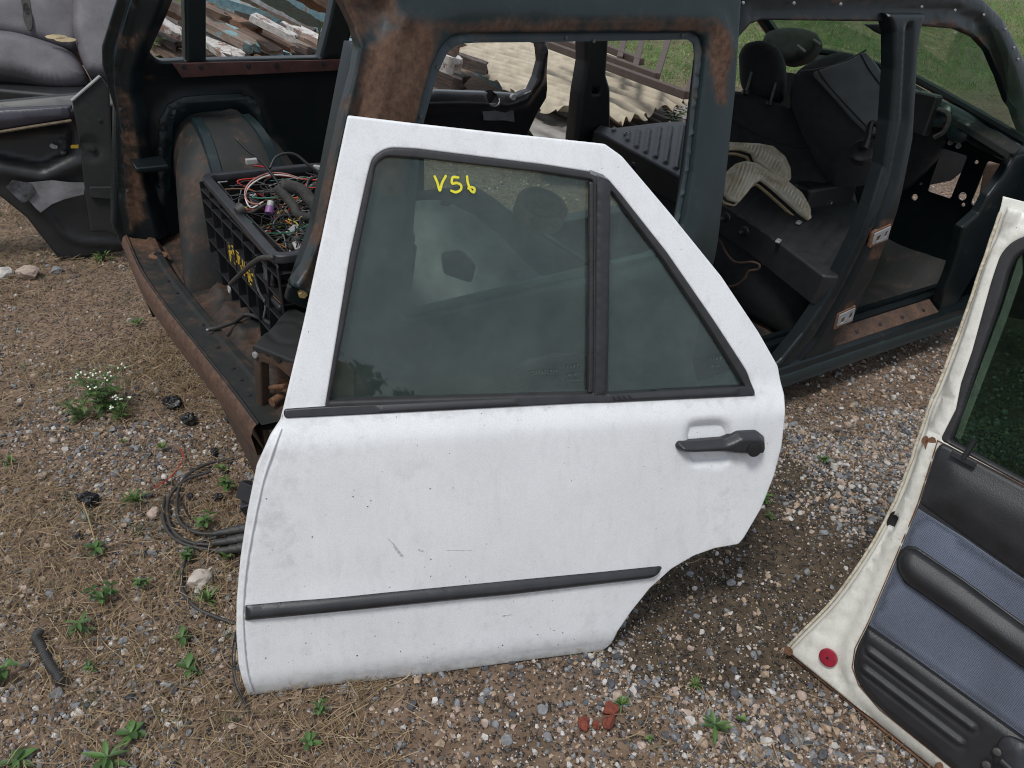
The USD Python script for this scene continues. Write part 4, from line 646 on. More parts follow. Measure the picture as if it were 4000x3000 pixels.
obj('post', tube([fh3.lift(fh3.at(1725, 100), .02)[0], fh3.lift(fh3.at(1745, 118), .06)[0]], .006, 8), 'dark_steel', s3); obj('post', tube([fh3.lift(fh3.at(1758, 86), .0)[0], fh3.lift(fh3.at(1776, 100), .03)[0]], .006, 8), 'dark_steel', s3)
# ------------------------------------------------------------------ lamp lenses on the folded seat back
def lens(name, label, fr, px, th, ridge_px, hh):
    t = thing(name, label, 'lamp lens', fr.lift(fr.tr(px[0]))[0]); L = LineString(fr.tr(*ridge_px)); lx = fr.tr(*ridge_px); dx = unit(lx[-1] - lx[0])
    def h(x, y, d): return hh * sstep(d, 0, .05) + .0026 * np.sin((x * dx[0] + y * dx[1]) * 2 * np.pi / .014) * sstep(d, .008, .014) - .006 * np.exp(-(shapely.distance(shapely.points(np.c_[x, y]), L) / .006) ** 2)
    obj('lens', put(fr, sheet(rounded(fr.tr(*px), .006), (), .004, h, .006, .008, .004)), 'lens', t, 40)
    rim = Polygon(rounded(fr.tr(*px), .01)).buffer(-.004); obj('rim', put(fr, sheet(np.array(rim.buffer(.006).exterior.coords)[:-1], [np.array(rim.exterior.coords)[:-1]], .01, None, .012), -th + .006), plain('lens_rim_' + str(len(px)), (.42, .33, .20), .4), t)
nl = unit(.62 * EZ - .70 * EY - .35 * EX); lf = Frame(BD.lift(Bt((1640, 455)), .06)[0], unit(np.cross(BD.y, nl)), np.cross(nl, unit(np.cross(BD.y, nl))))
lens('lamp_lens', 'yellowed ribbed lamp lens nearer the door pillar, its long tail pointing down', lf, ((1563, 400), (1570, 372), (1590, 352), (1610, 346), (1635, 350), (1660, 366), (1700, 386), (1735, 415), (1752, 445), (1755, 470), (1748, 475), (1730, 462), (1700, 435), (1670, 408), (1645, 388), (1630, 396), (1614, 418), (1597, 437), (1575, 430), (1563, 416)), .05, ((1572, 376), (1610, 368), (1640, 376), (1700, 410), (1750, 460)), .02)
lf2 = Frame(lf.o - lf.n * .055, lf.x, lf.y)
lens('lamp_lens', 'yellowed ribbed lamp lens lying behind the other lens, curved band at its top', lf2, ((1560, 304), (1600, 306), (1640, 308), (1672, 314), (1698, 336), (1710, 362), (1711, 385), (1702, 395), (1680, 385), (1655, 362), (1630, 345), (1625, 330), (1600, 322), (1560, 322)), .05, ((1565, 314), (1640, 320), (1680, 345), (1704, 380)), .02)
# ------------------------------------------------------------------ crate of wiring in the tail
CB0, CB1, CT0, CT1, CT2 = V(.156, 1.026, .412), V(.211, .624, .412), V(.163, .975, .75), V(.173, .32, .75), V(.518, .96, .75)
CB1 = V(.20, .40, .412); CB0 = V(.165, .99, .412); CB2 = V(.49, .975, .412); CB3, CT3 = CB1 + CB2 - CB0, CT1 + CT2 - CT0
ck = thing('plastic_crate', 'black plastic crate full of tangled wiring, worn yellow print on its side', 'crate', carL([(CB0 + CB3) / 2])[0])
cB, cT = carL(np.array([CB0, CB1, CB3, CB2])), carL(np.array([CT0, CT1, CT3, CT2]))
for k in range(4):
    a, b, c, d = cB[k], cB[(k + 1) % 4], cT[(k + 1) % 4], cT[k]; fr = Frame(a, b - a, d - a); Lx = np.linalg.norm(b - a); Hy = (d - a) @ fr.y
    xo = lambda t: (d - a) @ fr.x * t
    lo, li = np.array([[0, 0], [Lx, 0], fr_c := [(c - a) @ fr.x, (c - a) @ fr.y], [(d - a) @ fr.x, Hy]]), None
    sg = 1 if fr.n @ (a + b - cB.mean(0) * 2) > 0 else -1
    obj('crate_wall', put(fr, sheet(lo, (), .05, None, .004), -.004 if sg > 0 else .006), 'black', ck, False)
    P = lambda s, t, h=0: fr.lift(np.array([(1 - t) * (s * lo[1] + (1 - s) * lo[0]) + t * (s * lo[2] + (1 - s) * lo[3])]), h * sg)[0]
    if k in (0, 1):
        for t in (.0, .17, .42, .62, .80, .90): obj('crate_rib', beam(P(0, t, .009), P(1, t, .009), .022, .004, up=fr.y, r=.0015), 'black', ck, False)
        n = 7 if k == 0 else 5
        for i in range(n + 1):
            s = i / n; obj('crate_rib', beam(P(s, .0, .009), P(s, .97, .009), .004, .022, up=fr.n, r=.0015), 'black', ck, False)
        if k == 0:
            obj('print_plate', put(fr, sheet(fr.lift(np.zeros((1, 2)))[:0, :2] if False else np.array([[(P(s, t) - fr.o) @ fr.x, (P(s, t) - fr.o) @ fr.y] for s, t in ((.30, .43), (.70, .43), (.70, .62), (.30, .62))]), (), .05, None, .004), .017), 'black', ck, False); r_ = np.random.default_rng(5); pr = []
            for i in range(46):
                s, t = r_.uniform(.34, .66), r_.uniform(.44, .61); c_ = P(s, t, .0178); w, hh = r_.uniform(.004, .014), r_.uniform(.004, .022); pr.append(place(rbox((w, hh, .001), .0003), c_, fr.x, fr.y))
            obj('worn_print', cat_(pr), 'yellow_print', ck, False, kind='stuff')
rim = np.vstack([cT[k] for k in range(4)]); rimr = np.array(rounded(rim[:, :2], .03, 6)); rim3 = np.c_[rimr, np.full(len(rimr), .752)]; rim3 = np.vstack([rim3, rim3[:1]])
rim3[:, 2] -= .018 * np.exp(-((tocar(rim3)[:, 1] - .62) / .12) ** 2) * (tocar(rim3)[:, 0] < .3)
obj('crate_rim', sweep(rim3, [(-.013, -.012), (-.013, .004), (-.009, .008), (.009, .008), (.013, .004), (.013, -.012)], EZ), 'trim', ck, 50)
# wiring loom: many wires, taped trunks and plugs
wl_ = thing('wiring_loom', 'tangle of coloured wires, taped looms and plugs heaped in the black crate', 'wiring', carL([[.34, .65, .6]])[0])
r_ = np.random.default_rng(21); cc = carL([[.345, .64, .66]])[0]
def rp(sx=.12, sy=.24, z0=.58, z1=.72): return carL([[.345 + r_.uniform(-sx, sx), .66 + r_.uniform(-sy, sy), r_.uniform(z0, z1)]])[0]
def squiggle(n=5, step=.09, z0=.60, z1=.745):
    p = [rp(z0=z0, z1=z1)]; d = unit(r_.normal(size=3) * V(1, 1, .3))
    for _ in range(n):
        d = unit(d + r_.normal(size=3) * V(.9, .9, .5)); q = p[-1] + d * step; c = tocar(q)[0]; c = np.clip(c, [.19, .36, z0], [.48, .93, z1]); p.append(carL([c])[0])
    return smooth_path(p, 7)
cols = ['black', 'black', 'red', 'black', 'brown', 'grey', 'black', 'white', 'black', 'brown', 'pinkish', 'black', 'grey', 'greenish', 'black', 'brown', 'black', 'orange', 'black', 'grey', 'black', 'yellow']
for i in range(120): obj('wire', tube(squiggle(int(r_.integers(4, 8)), r_.uniform(.05, .1)), r_.uniform(.0014, .0024), 5), 'wire_' + cols[i % len(cols)], wl_, True)
for i in range(26): obj('taped_trunk', tube(squiggle(4, .08, .58, .71), r_.uniform(.005, .012), 8), ['tape', 'black', 'hose'][i % 3], wl_, True)
for i in range(14):
    o = rp(z0=.64, z1=.73); obj('plug', place(rbox((.035, .02, .015), .003), o, r_.normal(size=3), r_.normal(size=3)), ['black', 'plug_grey', 'black', 'trim', 'plug_grey', 'brass'][i % 6], wl_)
KF = Frame(carL([[.33, .62, .70]])[0], EX, EZ * .75 + EY * .65)
def K(h, *p): return smooth_path([KF.lift(KF.at(u, v), h)[0] for u, v in p], 7)
for i, (c, p) in enumerate((('white', ((565, 445), (540, 458), (528, 440), (530, 420), (548, 402), (580, 388), (620, 390), (640, 396))), ('pinkish', ((560, 452), (534, 446), (526, 425), (540, 402), (575, 385), (612, 386), (650, 398))), ('red', ((545, 369), (568, 373), (580, 385), (590, 398))), ('red', ((668, 392), (655, 410), (640, 430))), ('greenish', ((540, 438), (560, 440), (600, 438), (630, 440))), ('black', ((508, 316), (530, 338), (560, 362), (590, 400), (610, 430), (640, 460))), ('black', ((578, 378), (590, 355), (612, 346), (635, 350), (660, 370), (690, 392))), ('black', ((615, 470), (625, 500), (600, 515), (585, 500), (600, 480), (640, 478))), ('grey', ((560, 520), (580, 508), (605, 520), (612, 548))), ('orange', ((610, 490), (630, 505), (635, 530), (628, 540))), ('yellow', ((615, 488), (635, 498), (640, 520))), ('black', ((700, 395), (660, 405), (655, 440))), ('pinkish', ((642, 540), (634, 570), (622, 600), (619, 616))))):
    obj('wire', tube(K(.03 + .002 * i, *p), .0022 if c != 'black' else .004, 6), 'wire_' + c, wl_, True)
obj('taped_trunk', tube(K(.05, (590, 420), (610, 440), (628, 462), (640, 480), (690, 492)), .013, 9), 'tape', wl_, True); obj('taped_trunk', tube(K(.05, (600, 415), (640, 425), (665, 450), (680, 470)), .018, 9), 'tape', wl_, True)
o = KF.lift(KF.at(575, 476), .05)[0]; obj('plug', cat_([tube([o, o + KF.y * .018 + KF.x * .008], .011, 14)]), 'purple', wl_, label='purple round plug'); obj('plug', tube([o + KF.y * .018 + KF.x * .008, o + KF.y * .032 + KF.x * .014], .009, 14), 'plug_grey', wl_)
obj('plug', place(rbox((.03, .014, .014), .002), KF.lift(KF.at(537, 369), .06)[0], EX, EY), 'plug_grey', wl_); obj('plug', tube([KF.lift(KF.at(520, 462), .04)[0], KF.lift(KF.at(508, 470), .04)[0]], [.018, .012], 12), 'hose', wl_); obj('plug', place(rbox((.025, .012, .012), .002), KF.lift(KF.at(680, 375), .04)[0], EX - EY, EZ), 'plug_grey', wl_)
obj('plug', tube([KF.lift(KF.at(636, 478), .05)[0], KF.lift(KF.at(645, 484), .05)[0]], .012, 10), 'brass', wl_)
# battery lead hanging over the rim with a ring terminal, and the loose lead on the tail floor
WF = Frame(carL([[.165, .6, .6]])[0], -EY, EZ)
def Wp(h, *p): return smooth_path([WF.lift(WF.at(u, v), h)[0] for u, v in p], 7)
lead = thing('battery_lead', 'black lead with a pale ring terminal hanging over the side of the crate', 'cable', WF.lift(WF.at(560, 600))[0])
obj('cable', tube(Wp(.05, (640, 548), (612, 550), (590, 562), (566, 582), (545, 600), (537, 608)), .006, 8), 'hose', lead, True)
tq = WF.lift(WF.at(535, 618), .05)[0]; obj('ring_terminal', tube([tq + .009 * (math.cos(t) * WF.x + math.sin(t) * WF.y) for t in np.linspace(0, 2 * math.pi, 17)], .003, 6, False), 'plug_grey', lead)
ll = [carL([Zat(u, v, .445)])[0] for u, v in ((450, 712), (470, 708), (505, 696), (540, 680))] + [carL([[.20, .42, .50]])[0]]
lead2 = thing('loose_lead', 'short black cable end poking from the crate foot onto the tail sill', 'cable', ll[0]); obj('cable', tube(smooth_path(ll, 7), .006, 8), 'hose', lead2, True); obj('bare_end', tube([ll[0], ll[0] + (ll[0] - ll[1]) * .25], .003, 6), 'plug_grey', lead2)
hw = thing('loose_lead', 'thin grey twin wire hanging down outside the crate beside the dark bracket', 'cable', WF.lift(WF.at(600, 640))[0])
obj('cable', tube(Wp(.04, (588, 570), (586, 585), (594, 620), (606, 640), (609, 655), (604, 680)), .0022, 6), 'wire_grey', hw, True); obj('cable', tube(Wp(.042, (590, 570), (589, 587), (597, 620), (609, 640), (611, 652)), .0022, 6), 'wire_black', hw, True)
# ------------------------------------------------------------------ what shows through the door glass: a brake drum and a pale panel on the cargo floor
GP = Frame(car(.78, .55, .50), EX, EY * .8 + EZ * .55)
gp = thing('inner_trim_panel', 'pale grey pressed panel with cut-outs seen dimly through the tinted door glass', 'panel', GP.lift(GP.at(1000, 550))[0])
obj('panel', put(GP, sheet(rounded(GP.tr((830, 640), (850, 470), (900, 430), (960, 430), (1020, 460), (1080, 505), (1140, 570), (1190, 610), (1100, 640), (950, 680), (850, 690)), .02), [rounded(GP.tr((955, 545), (1000, 540), (1030, 570), (1020, 610), (960, 590)), .015), circle(GP.tr((965, 437))[0], .022, 16, .012)], .02, lambda x, y, d: .006 * np.sin(x * 40) * sstep(d, .01, .04), .004, .008, .012)), 'liner', gp)
drum = thing('brake_drum', 'rusty brake drum seen dimly through the tinted door glass', 'brake drum', car(1.05, .75, .58)); dc = GP.lift(GP.at(1150, 485), .06)[0]; dn = unit(GP.n + .5 * EZ)
obj('drum', disc(dc, dn, .088, .045, 40, .12), 'edge_rust', drum, 30); obj('hub', disc(dc + dn * .042, dn, .030, .02, 24, .2), 'rust', drum); obj('rim_ring', tube([dc + dn * .044 + .066 * (math.cos(t) * unit(np.cross(GP.y, dn)) + math.sin(t) * unit(np.cross(dn, unit(np.cross(GP.y, dn))))) for t in np.linspace(0, 2 * math.pi, 33)], .006, 6, False), 'rust', drum)
def rock(r, sd, flat_=.7, sub=2):
    g = trimesh.creation.icosphere(sub); v = np.array(g.vertices); rr = np.random.default_rng(sd)
    for _ in range(9): n = unit(rr.normal(size=3)); c = rr.uniform(.62, .9); k = v @ n - c; v = v - np.outer(np.clip(k, 0, None), n)
    v *= 1 + .08 * (meshkit.noise(v * 3 + sd, sd)[:, None] - .5); return v * V(1, rr.uniform(.7, 1), flat_) * r, np.array(g.faces)
def lump(r, sd, k=.55, fq=2.2):
    vv, f = rock(1.0, sd, .7, 4); return vv * (1 + k * (meshkit.fbm(vv * fq + sd, 4, sd)[:, None] - .5)) * r, f
# ------------------------------------------------------------------ white front door on the right, seen from inside
RA, RB = gnd(1680, 1413), gnd(1985, 1663); _w = unit(RB - RA); _l = math.radians(17); nb = unit(V(_w[1], -_w[0], 0)); nb = nb if nb @ (EYE - RA) > 0 else -nb
_up = EZ * math.cos(_l) - nb * math.sin(_l)
RD = Frame(RA, _w, _up); 
if RD.n @ (EYE - RA) < 0: raise SystemExit('flip')
rt = RD.tr
d2 = thing('white_car_door', 'white front car door showing its inner side, blue cloth and black armrest, right edge', 'car door', RA)
def box2(*p): return np.array(p, float)
edge = [(1680, 1413), (1698, 1389), (1792, 1291), (1866, 1183), (1913, 1095), (1941, 1029), (1974, 936), (1990, 885), (2013, 829), (2067, 691), (2115, 547), (2147, 456), (2156, 419)]
eg = rt(*edge); Wd = 1.02
top_y = rt((2212, 436))[0]; tpx = np.array([[.30, top_y[1] + .01], [.55, 1.10], [.80, .86], [Wd, .66], [Wd + .03, .30], [Wd, .0]])
outer = np.vstack([smooth_path(eg, 4), tpx])
wopen = np.vstack([rt((2225, 512), (2189, 528), (2168, 552), (2150, 604), (2107, 760), (2083, 829), (2072, 885), (2040, 948)), [[.95, rt((2212, 1056))[0, 1]], [.72, .84], [.50, 1.02]]])
wopen = rounded(wopen, [.03, .02, .02, .02, 0, 0, 0, .005, .02, .05, .05])
# raised inner shell: everything inside the hem flange stands 25 mm proud
def off(p, r): q = Polygon(p).buffer(r, join_style=2); return np.array((q if q.geom_type == 'Polygon' else max(q.geoms, key=lambda g: g.area)).exterior.coords)[:-1]
obj('door_skin', put(RD, sheet(outer, [off(wopen, .03)], .05, None, .006, .002, .01), -.030), 'cream', d2)
inner = off(outer, -.016); innP = Polygon(inner); panel_px = [(2030, 955), (1988, 1088), (1975, 1120), (1880, 1345), (1852, 1400), (1846, 1440), (1860, 1478), (1905, 1530), (2030, 1630), (2150, 1730)]
panelP = np.vstack([rt(*panel_px), [[.55, .06], [.9, .06], [.93, .6], [.90, rt((2212, 1056))[0, 1] + .002]]]); pw = Polygon(panelP)
def sh_h(x, y, d):
    q = shapely.points(np.c_[x, y]); dp = shapely.distance(q, pw); dw = shapely.distance(q, Polygon(wopen)); m = np.minimum(dp, dw + .0)
    return .012 * sstep(.030 - np.minimum(dp, np.where(y > .64, dw, 9)), -.012, .010) - .006 * np.exp(-((m - .040) / .008) ** 2) + .005 * np.exp(-((d - .026) / .005) ** 2) - .004 * np.exp(-((d - .036) / .004) ** 2) + .002 * (meshkit.fbm(np.c_[x * 6, y * 6, 0 * x], 2, 9) - .5)
def r_dirt_shade(p):  # dirt at panel, hem and foot; window recess darkened as painted shade
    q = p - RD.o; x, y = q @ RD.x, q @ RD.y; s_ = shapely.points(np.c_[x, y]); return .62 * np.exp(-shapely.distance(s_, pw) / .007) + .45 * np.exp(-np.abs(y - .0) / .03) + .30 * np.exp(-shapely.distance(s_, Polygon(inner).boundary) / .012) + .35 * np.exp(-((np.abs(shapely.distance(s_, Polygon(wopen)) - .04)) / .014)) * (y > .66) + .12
lh = rounded(rt((1914, 1122), (1921, 1114), (1938, 1120), (1926, 1145), (1910, 1138)), .003)
shell = obj('inner_shell', put(RD, sheet(inner, [off(wopen, .001), lh], .016, sh_h, .024, .010, .008), -.006), 'cream', d2, 40, {'dirt': r_dirt_shade})
obj('latch_hole', put(RD, sheet(off(lh, .006), (), .02, None, .002), -.028), 'black', shell)
hem = np.array([*smooth_path(rt(*[(u + 7, v) for u, v in edge[:-1]]), 5)]); obj('seam_sealer', tube(RD.lift(hem, -.022) + rng.normal(0, .0006, (len(hem), 3)), .0035, 6), 'sealer', shell, True)
bt = np.array([[.006, .009], [.2, .008], [.5, .008]]); obj('rust_seam', tube(RD.lift(smooth_path(bt, 10), -.022), .004, 6), 'edge_rust', shell, True)
rust_edge = LineString(panelP).buffer(.004); 
obj('rust_rim', put(RD, sheet(off(panelP, .0035), [off(panelP, .0015)], .02, None, .003), .0076), 'edge_rust', shell)
obj('rust_spot', put(RD, sheet(circle(rt((1688, 1408))[0] + .012, .011, 12), (), .01, None, .002), -.003), 'edge_rust', shell)
for u, v, r in ((2012, 958, .010), (2000, 950, .006), (1888, 1347, .004), (1864, 1478, .004), (2030, 1655, .008)): obj('rust_spot', put(RD, sheet(circle(rt((u, v))[0], r, 10, r * 1.6), (), .01, None, .0012), .0068), 'edge_rust', shell)
refl = RD.lift(rt((1790, 1420)), .0)[0]; obj('red_reflector', disc(refl, RD.n, .021, .006, 28, .25), 'red_lens', d2, 50); obj('reflector_pin', disc(refl + RD.n * .006, RD.n, .003, .0012, 10), 'black', d2)
# glass and seal
ws_ = rounded(np.vstack([rt((2225, 536), (2195, 552), (2178, 584), (2160, 650), (2112, 787), (2075, 900), (2053, 952)), [[.945, rt((2212, 1056))[0, 1] + .0], [.70, .81], [.50, .98]]]), [.03, .02, .02, 0, 0, 0, .004, .02, .05, .05])
obj('window_seal', put(RD, sheet(off(wopen, .006), [ws_], .02, lambda x, y, d: .004 * np.exp(-((d - .012) / .006) ** 2), .02, .005, .01), .006), 'rubber', d2, 40)
gl = off(ws_, .012); obj('window_glass', put(RD, sheet(gl, (), .08, None, .0035), -.012), 'glass_dark', d2, False)
gs = np.vstack([rt((2205, 548), (2196, 560), (2160, 672), (2112, 800), (2060, 945), (2072, 950), (2125, 812), (2172, 690), (2206, 590))]); obj('glass_edge_strip', put(RD, sheet(gs, (), .03, None, .0015), -.0085), 'glass_shield', d2, False)
# trim panel
def loc_attr(p): d = p - RD.o; return np.c_[d @ RD.x, d @ RD.y, d @ RD.n]
tp_ = obj('trim_panel', put(RD, sheet(rounded(panelP, [.02, 0, .0, .02, .04, .05, .05, .04, 0, 0, 0, 0, .02, .02]), (), .03, None, .012, .005, .008), .012), 'vinyl', d2, 50)
up_px = [(2015, 955), (2034, 953), (2045, 955)]
belt_y = rt((2212, 1056))[0, 1]; upP = np.vstack([rt((2034, 953), (2022, 985), (2005, 1045), (1990, 1085), (2080, 1150), (2212, 1243)), [[.88, rt((2212, 1243))[0, 1]], [.88, belt_y]]])
obj('upper_roll', put(RD, sheet(rounded(upP, [.02, 0, 0, .006, 0, 0, .02, .02]), (), .014, lambda x, y, d: .016 * sstep(d, 0, .055), .006, .008, .008), .016), 'vinyl', d2, 70)
fabP = np.vstack([rt((1988, 1097), (1882, 1347), (1950, 1395), (2212, 1583)), [[.87, rt((2212, 1583))[0, 1] + .0], [.87, rt((2212, 1243))[0, 1]]], rt((2212, 1246), (2080, 1154))])
obj('cloth_panel', put(RD, sheet(fabP, (), .03, lambda x, y, d: .003 * sstep(d, 0, .02), .006, .002, .01), .0145), 'fabric', d2, 50, {'loc': loc_attr})
mpP = np.vstack([rt((1878, 1353), (1858, 1400), (1852, 1440), (1866, 1475), (1912, 1527), (2035, 1628), (2150, 1722)), [[.84, .07], [.84, rt((2212, 1583))[0, 1] - .005]], rt((2212, 1590), (1950, 1401))])
rib_l = [LineString(rt((1887, 1401), (2106, 1562))), LineString(rt((1877, 1440), (2080, 1594)))]
def mp_h(x, y, d):
    q = shapely.points(np.c_[x, y]); h = .006 * sstep(d, 0, .012)
    for l in rib_l: dd = shapely.distance(q, l); h = h + .005 * sstep(.009 - dd, 0, .004) - .0045 * np.exp(-((dd - .0115) / .002) ** 2)
    return h
obj('map_pocket', put(RD, sheet(mpP, (), .0055, mp_h, .006, .003, .008), .0150), 'vinyl', d2, 50)
arP = np.vstack([rt((1951, 1225), (1950, 1205), (1956, 1190), (1970, 1182), (1985, 1184), (2080, 1248), (2212, 1345)), [[.62, rt((2212, 1345))[0, 1]], [.62, rt((2212, 1430))[0, 1]]], rt((2212, 1428), (2100, 1345), (2000, 1275), (1965, 1252))])
obj('armrest_base', put(RD, sheet(off(arP, .006), (), .02, None, .02, .004, .01), .021), 'black', d2, 50)
obj('armrest', put(RD, sheet(rounded(arP, [.01, .01, .01, .015, .01, 0, 0, .02, .02, 0, 0, .01, .015]), (), .007, lambda x, y, d: .024 * np.sqrt(np.clip(d / .03, 0, 1)) , .01, .006, .006), .024), 'vinyl', d2, 80)
hP = rt((2150, 1620), (2168, 1585), (2185, 1580), (2230, 1600), (2250, 1700), (2160, 1690)); obj('pull_cover', put(RD, sheet(rounded(hP, .008), (), .012, lambda x, y, d: .010 * sstep(d, 0, .012), .006, .003, .006), .024), 'trim', d2, 60)
for u, v in ((2165, 1612), (2142, 1640)): obj('trim_screw', disc(RD.lift(rt((u, v)), .030)[0], RD.n, .008, .005, 14, .3), 'dark_steel', d2); 
for u, v in ((2185, 1640), (2160, 1668)): obj('vent_slot', tube([RD.lift(rt((u - 12, v - 12)), .036)[0], RD.lift(rt((u + 14, v + 12)), .036)[0]], .007, 8), 'black', d2)
kb = RD.lift(rt((2092, 988)), .030)[0]; obj('lock_base', place(rbox((.05, .014, .006), .002), kb, RD.x, RD.y), 'trim', d2); obj('lock_knob', tube([kb, kb + RD.y * .035, kb + RD.y * .045], [.006, .005, .0065], 10), 'black', d2)
# ------------------------------------------------------------------ black inner door beyond the tail, at the left edge
BA = gnd(130, 563); bx_ = V(math.cos(math.radians(24)), math.sin(math.radians(24)), 0); BK = Frame(BA, bx_, V(-bx_[1], bx_[0], 0) * .12 + EZ)
bt_ = BK.tr
b1 = thing('black_car_door', 'stripped black car door standing behind the tail of the shell, grey liner torn', 'car door', BA)
bo_ = np.vstack([bt_((130, 565), (95, 520), (56, 470), (0, 425)), [[-.85, bt_((0, 400))[0, 1]], [-.85, bt_((0, 222))[0, 1]]], bt_((0, 218), (155, 203), (268, 190), (285, 300), (285, 540))])
def bk_h(x, y, d):
    a = LineString(bt_((-60, 262), (0, 254), (155, 238), (280, 226))); c = LineString(bt_((-60, 380), (0, 368), (90, 384), (180, 350), (270, 330))); rec_ = inside(bt_((-200, 300), (0, 290), (150, 270), (152, 330), (92, 362), (0, 345), (-200, 350)), .015)
    q = shapely.points(np.c_[x, y]); ar_ = LineString(bt_((60, 430), (104, 460), (135, 505), (170, 522), (270, 528)))
    return .05 * np.exp(-(shapely.distance(q, a) / .035) ** 2) + .018 * np.exp(-(shapely.distance(q, c) / .03) ** 2) - .04 * rec_(x, y) + .010 * np.exp(-(shapely.distance(q, ar_) / .012) ** 2)
obj('inner_panel', put(BK, sheet(bo_, (), .018, bk_h, .03, .012, .012)), 'black', b1, 50)
obj('belt_roll', put(BK, sheet(rounded(np.vstack([[[-.85, bt_((0, 282))[0, 1]]], bt_((0, 279), (157, 253), (157, 224), (0, 232)), [[-.85, bt_((0, 232))[0, 1]]]]), .004), (), .02, lambda x, y, d: .035 * np.sqrt(np.clip(d / .06, 0, 1)), .01, .01, .01), .04), plain('glossy_dark_plum_vinyl', (.035, .032, .042), .32, .2, 20, .1), b1, 70)
obj('belt_edging', tube(BK.lift(np.vstack([[[-.85, bt_((0, 284))[0, 1]]], bt_((0, 281), (80, 268), (158, 256))]), .065), .006, 6), plain('tan_glue_line', (.13, .10, .065), .8, .4, 60), b1)
obj('liner_patch', put(BK, sheet(bt_((63, 391), (115, 386), (150, 390), (185, 391), (183, 416), (140, 427), (115, 437), (90, 455), (82, 448), (63, 427)), (), .02, lambda x, y, d: .01 * (meshkit.fbm(np.c_[x * 9, y * 9, 0 * x], 2, 5)), .003), .03), 'liner', b1)
obj('foil_patch', put(BK, sheet(bt_((16, 400), (30, 385), (70, 392), (80, 412), (62, 430), (52, 432), (30, 415)), (), .012, lambda x, y, d: .016 * meshkit.fbm(np.c_[x * 22, y * 22, 0 * x], 2, 6), .003), .035), 'foil', b1)
for u, v, m in ((133, 305, 'foil'), (135, 330, 'foil'), (115, 318, 'plug_grey')): obj('glue_blob', place(lump(.016, int(u)), BK.lift(bt_((u, v)), -.015)[0], BK.x, BK.y), m, b1)
obj('yellow_sticker', put(BK, sheet(bt_((153, 313), (170, 312), (170, 320), (153, 320)), (), .02, None, .002), .004), 'yellow_print', b1)
# upright trim piece leaning on it: its own thing
VF = Frame(BK.lift(bt_((190, 500)), .10)[0], bx_, BK.y); vt = VF.tr
v1 = thing('pillar_trim', 'dark upright pillar trim leaning between the black door and the shell tail', 'trim panel', VF.lift(vt((200, 500)))[0])
obj('trim_panel', put(VF, sheet(vt((155, 217), (216, 164), (236, 190), (240, 300), (250, 420), (262, 515), (230, 500), (196, 502), (184, 420), (170, 300)), (), .02, lambda x, y, d: -.012 * np.exp(-((np.hypot(x - vt((196, 321))[0, 0], y - vt((196, 321))[0, 1]) - .03) / .012) ** 2), .01, .006, .01)), 'dull_green', v1, 40, {'rust': lambda p: .05 + 0 * p[:, 0]})
obj('pale_edge', tube(VF.lift(vt((155, 217), (216, 164)), .004), .006, 6), 'plug_grey', v1); obj('trim_hole', disc(VF.lift(vt((200, 321)), .0)[0], VF.n, .012, .004, 14), 'black', v1); obj('trim_hole', disc(VF.lift(vt((216, 260)), .0)[0], VF.n, .008, .004, 10), 'black', v1)  # top bevel drawn pale grey: the light on it is put into the colour
obj('shelf_tab', put(VF, sheet(vt((194, 402), (250, 402), (252, 430), (196, 425)), (), .02, None, .02, .004, .008), .02), 'dull_green', v1)
# ------------------------------------------------------------------ second stripped black door, leaning outside the far side of the shell
DF = Frame(car(0, 1.56, 0), EX, EZ); dt = DF.tr
b2 = thing('black_car_door', 'stripped black car door leaning outside the far side, seen through the quarter window', 'car door', car(1.4, 1.56, .1))
o2 = np.vstack([dt((880, 205), (945, 196)), dt((1040, 199), (1115, 203), (1138, 192), (1152, 165), (1160, 130), (1160, 60), (1178, 60), (1180, 140), (1184, 190), (1182, 212), (1165, 240), (1148, 275), (1130, 318), (1060, 340), (1000, 345), (900, 345))])
tub = LineString(dt((880, 222), (1000, 219), (1090, 224), (1130, 212), (1160, 170), (1170, 110)))
def o2_h(x, y, d): return .035 * np.exp(-(shapely.distance(shapely.points(np.c_[x, y]), tub) / .035) ** 2)
obj('inner_panel', put(DF, sheet(o2, [circle(dt((1060, 211))[0], .028, 14)], .016, o2_h, .03, .010, .012)), plain('satin_black_paint', (.016, .015, .017), .3, .2), b2, 50)
obj('liner_patch', put(DF, sheet(dt((1036, 220), (1080, 222), (1105, 238), (1108, 262), (1085, 258), (1042, 258)), (), .02, lambda x, y, d: .008 * meshkit.fbm(np.c_[x * 20, y * 20, 0 * x], 2, 4), .003), .012), 'liner', b2); obj('bolt', disc(DF.lift(dt((1102, 207)), .02)[0], DF.n, .014, .012, 10), 'steel', b2); obj('hole_back', disc(DF.lift(dt((1060, 211)), -.02)[0], DF.n, .03, .002, 14), 'black', b2)
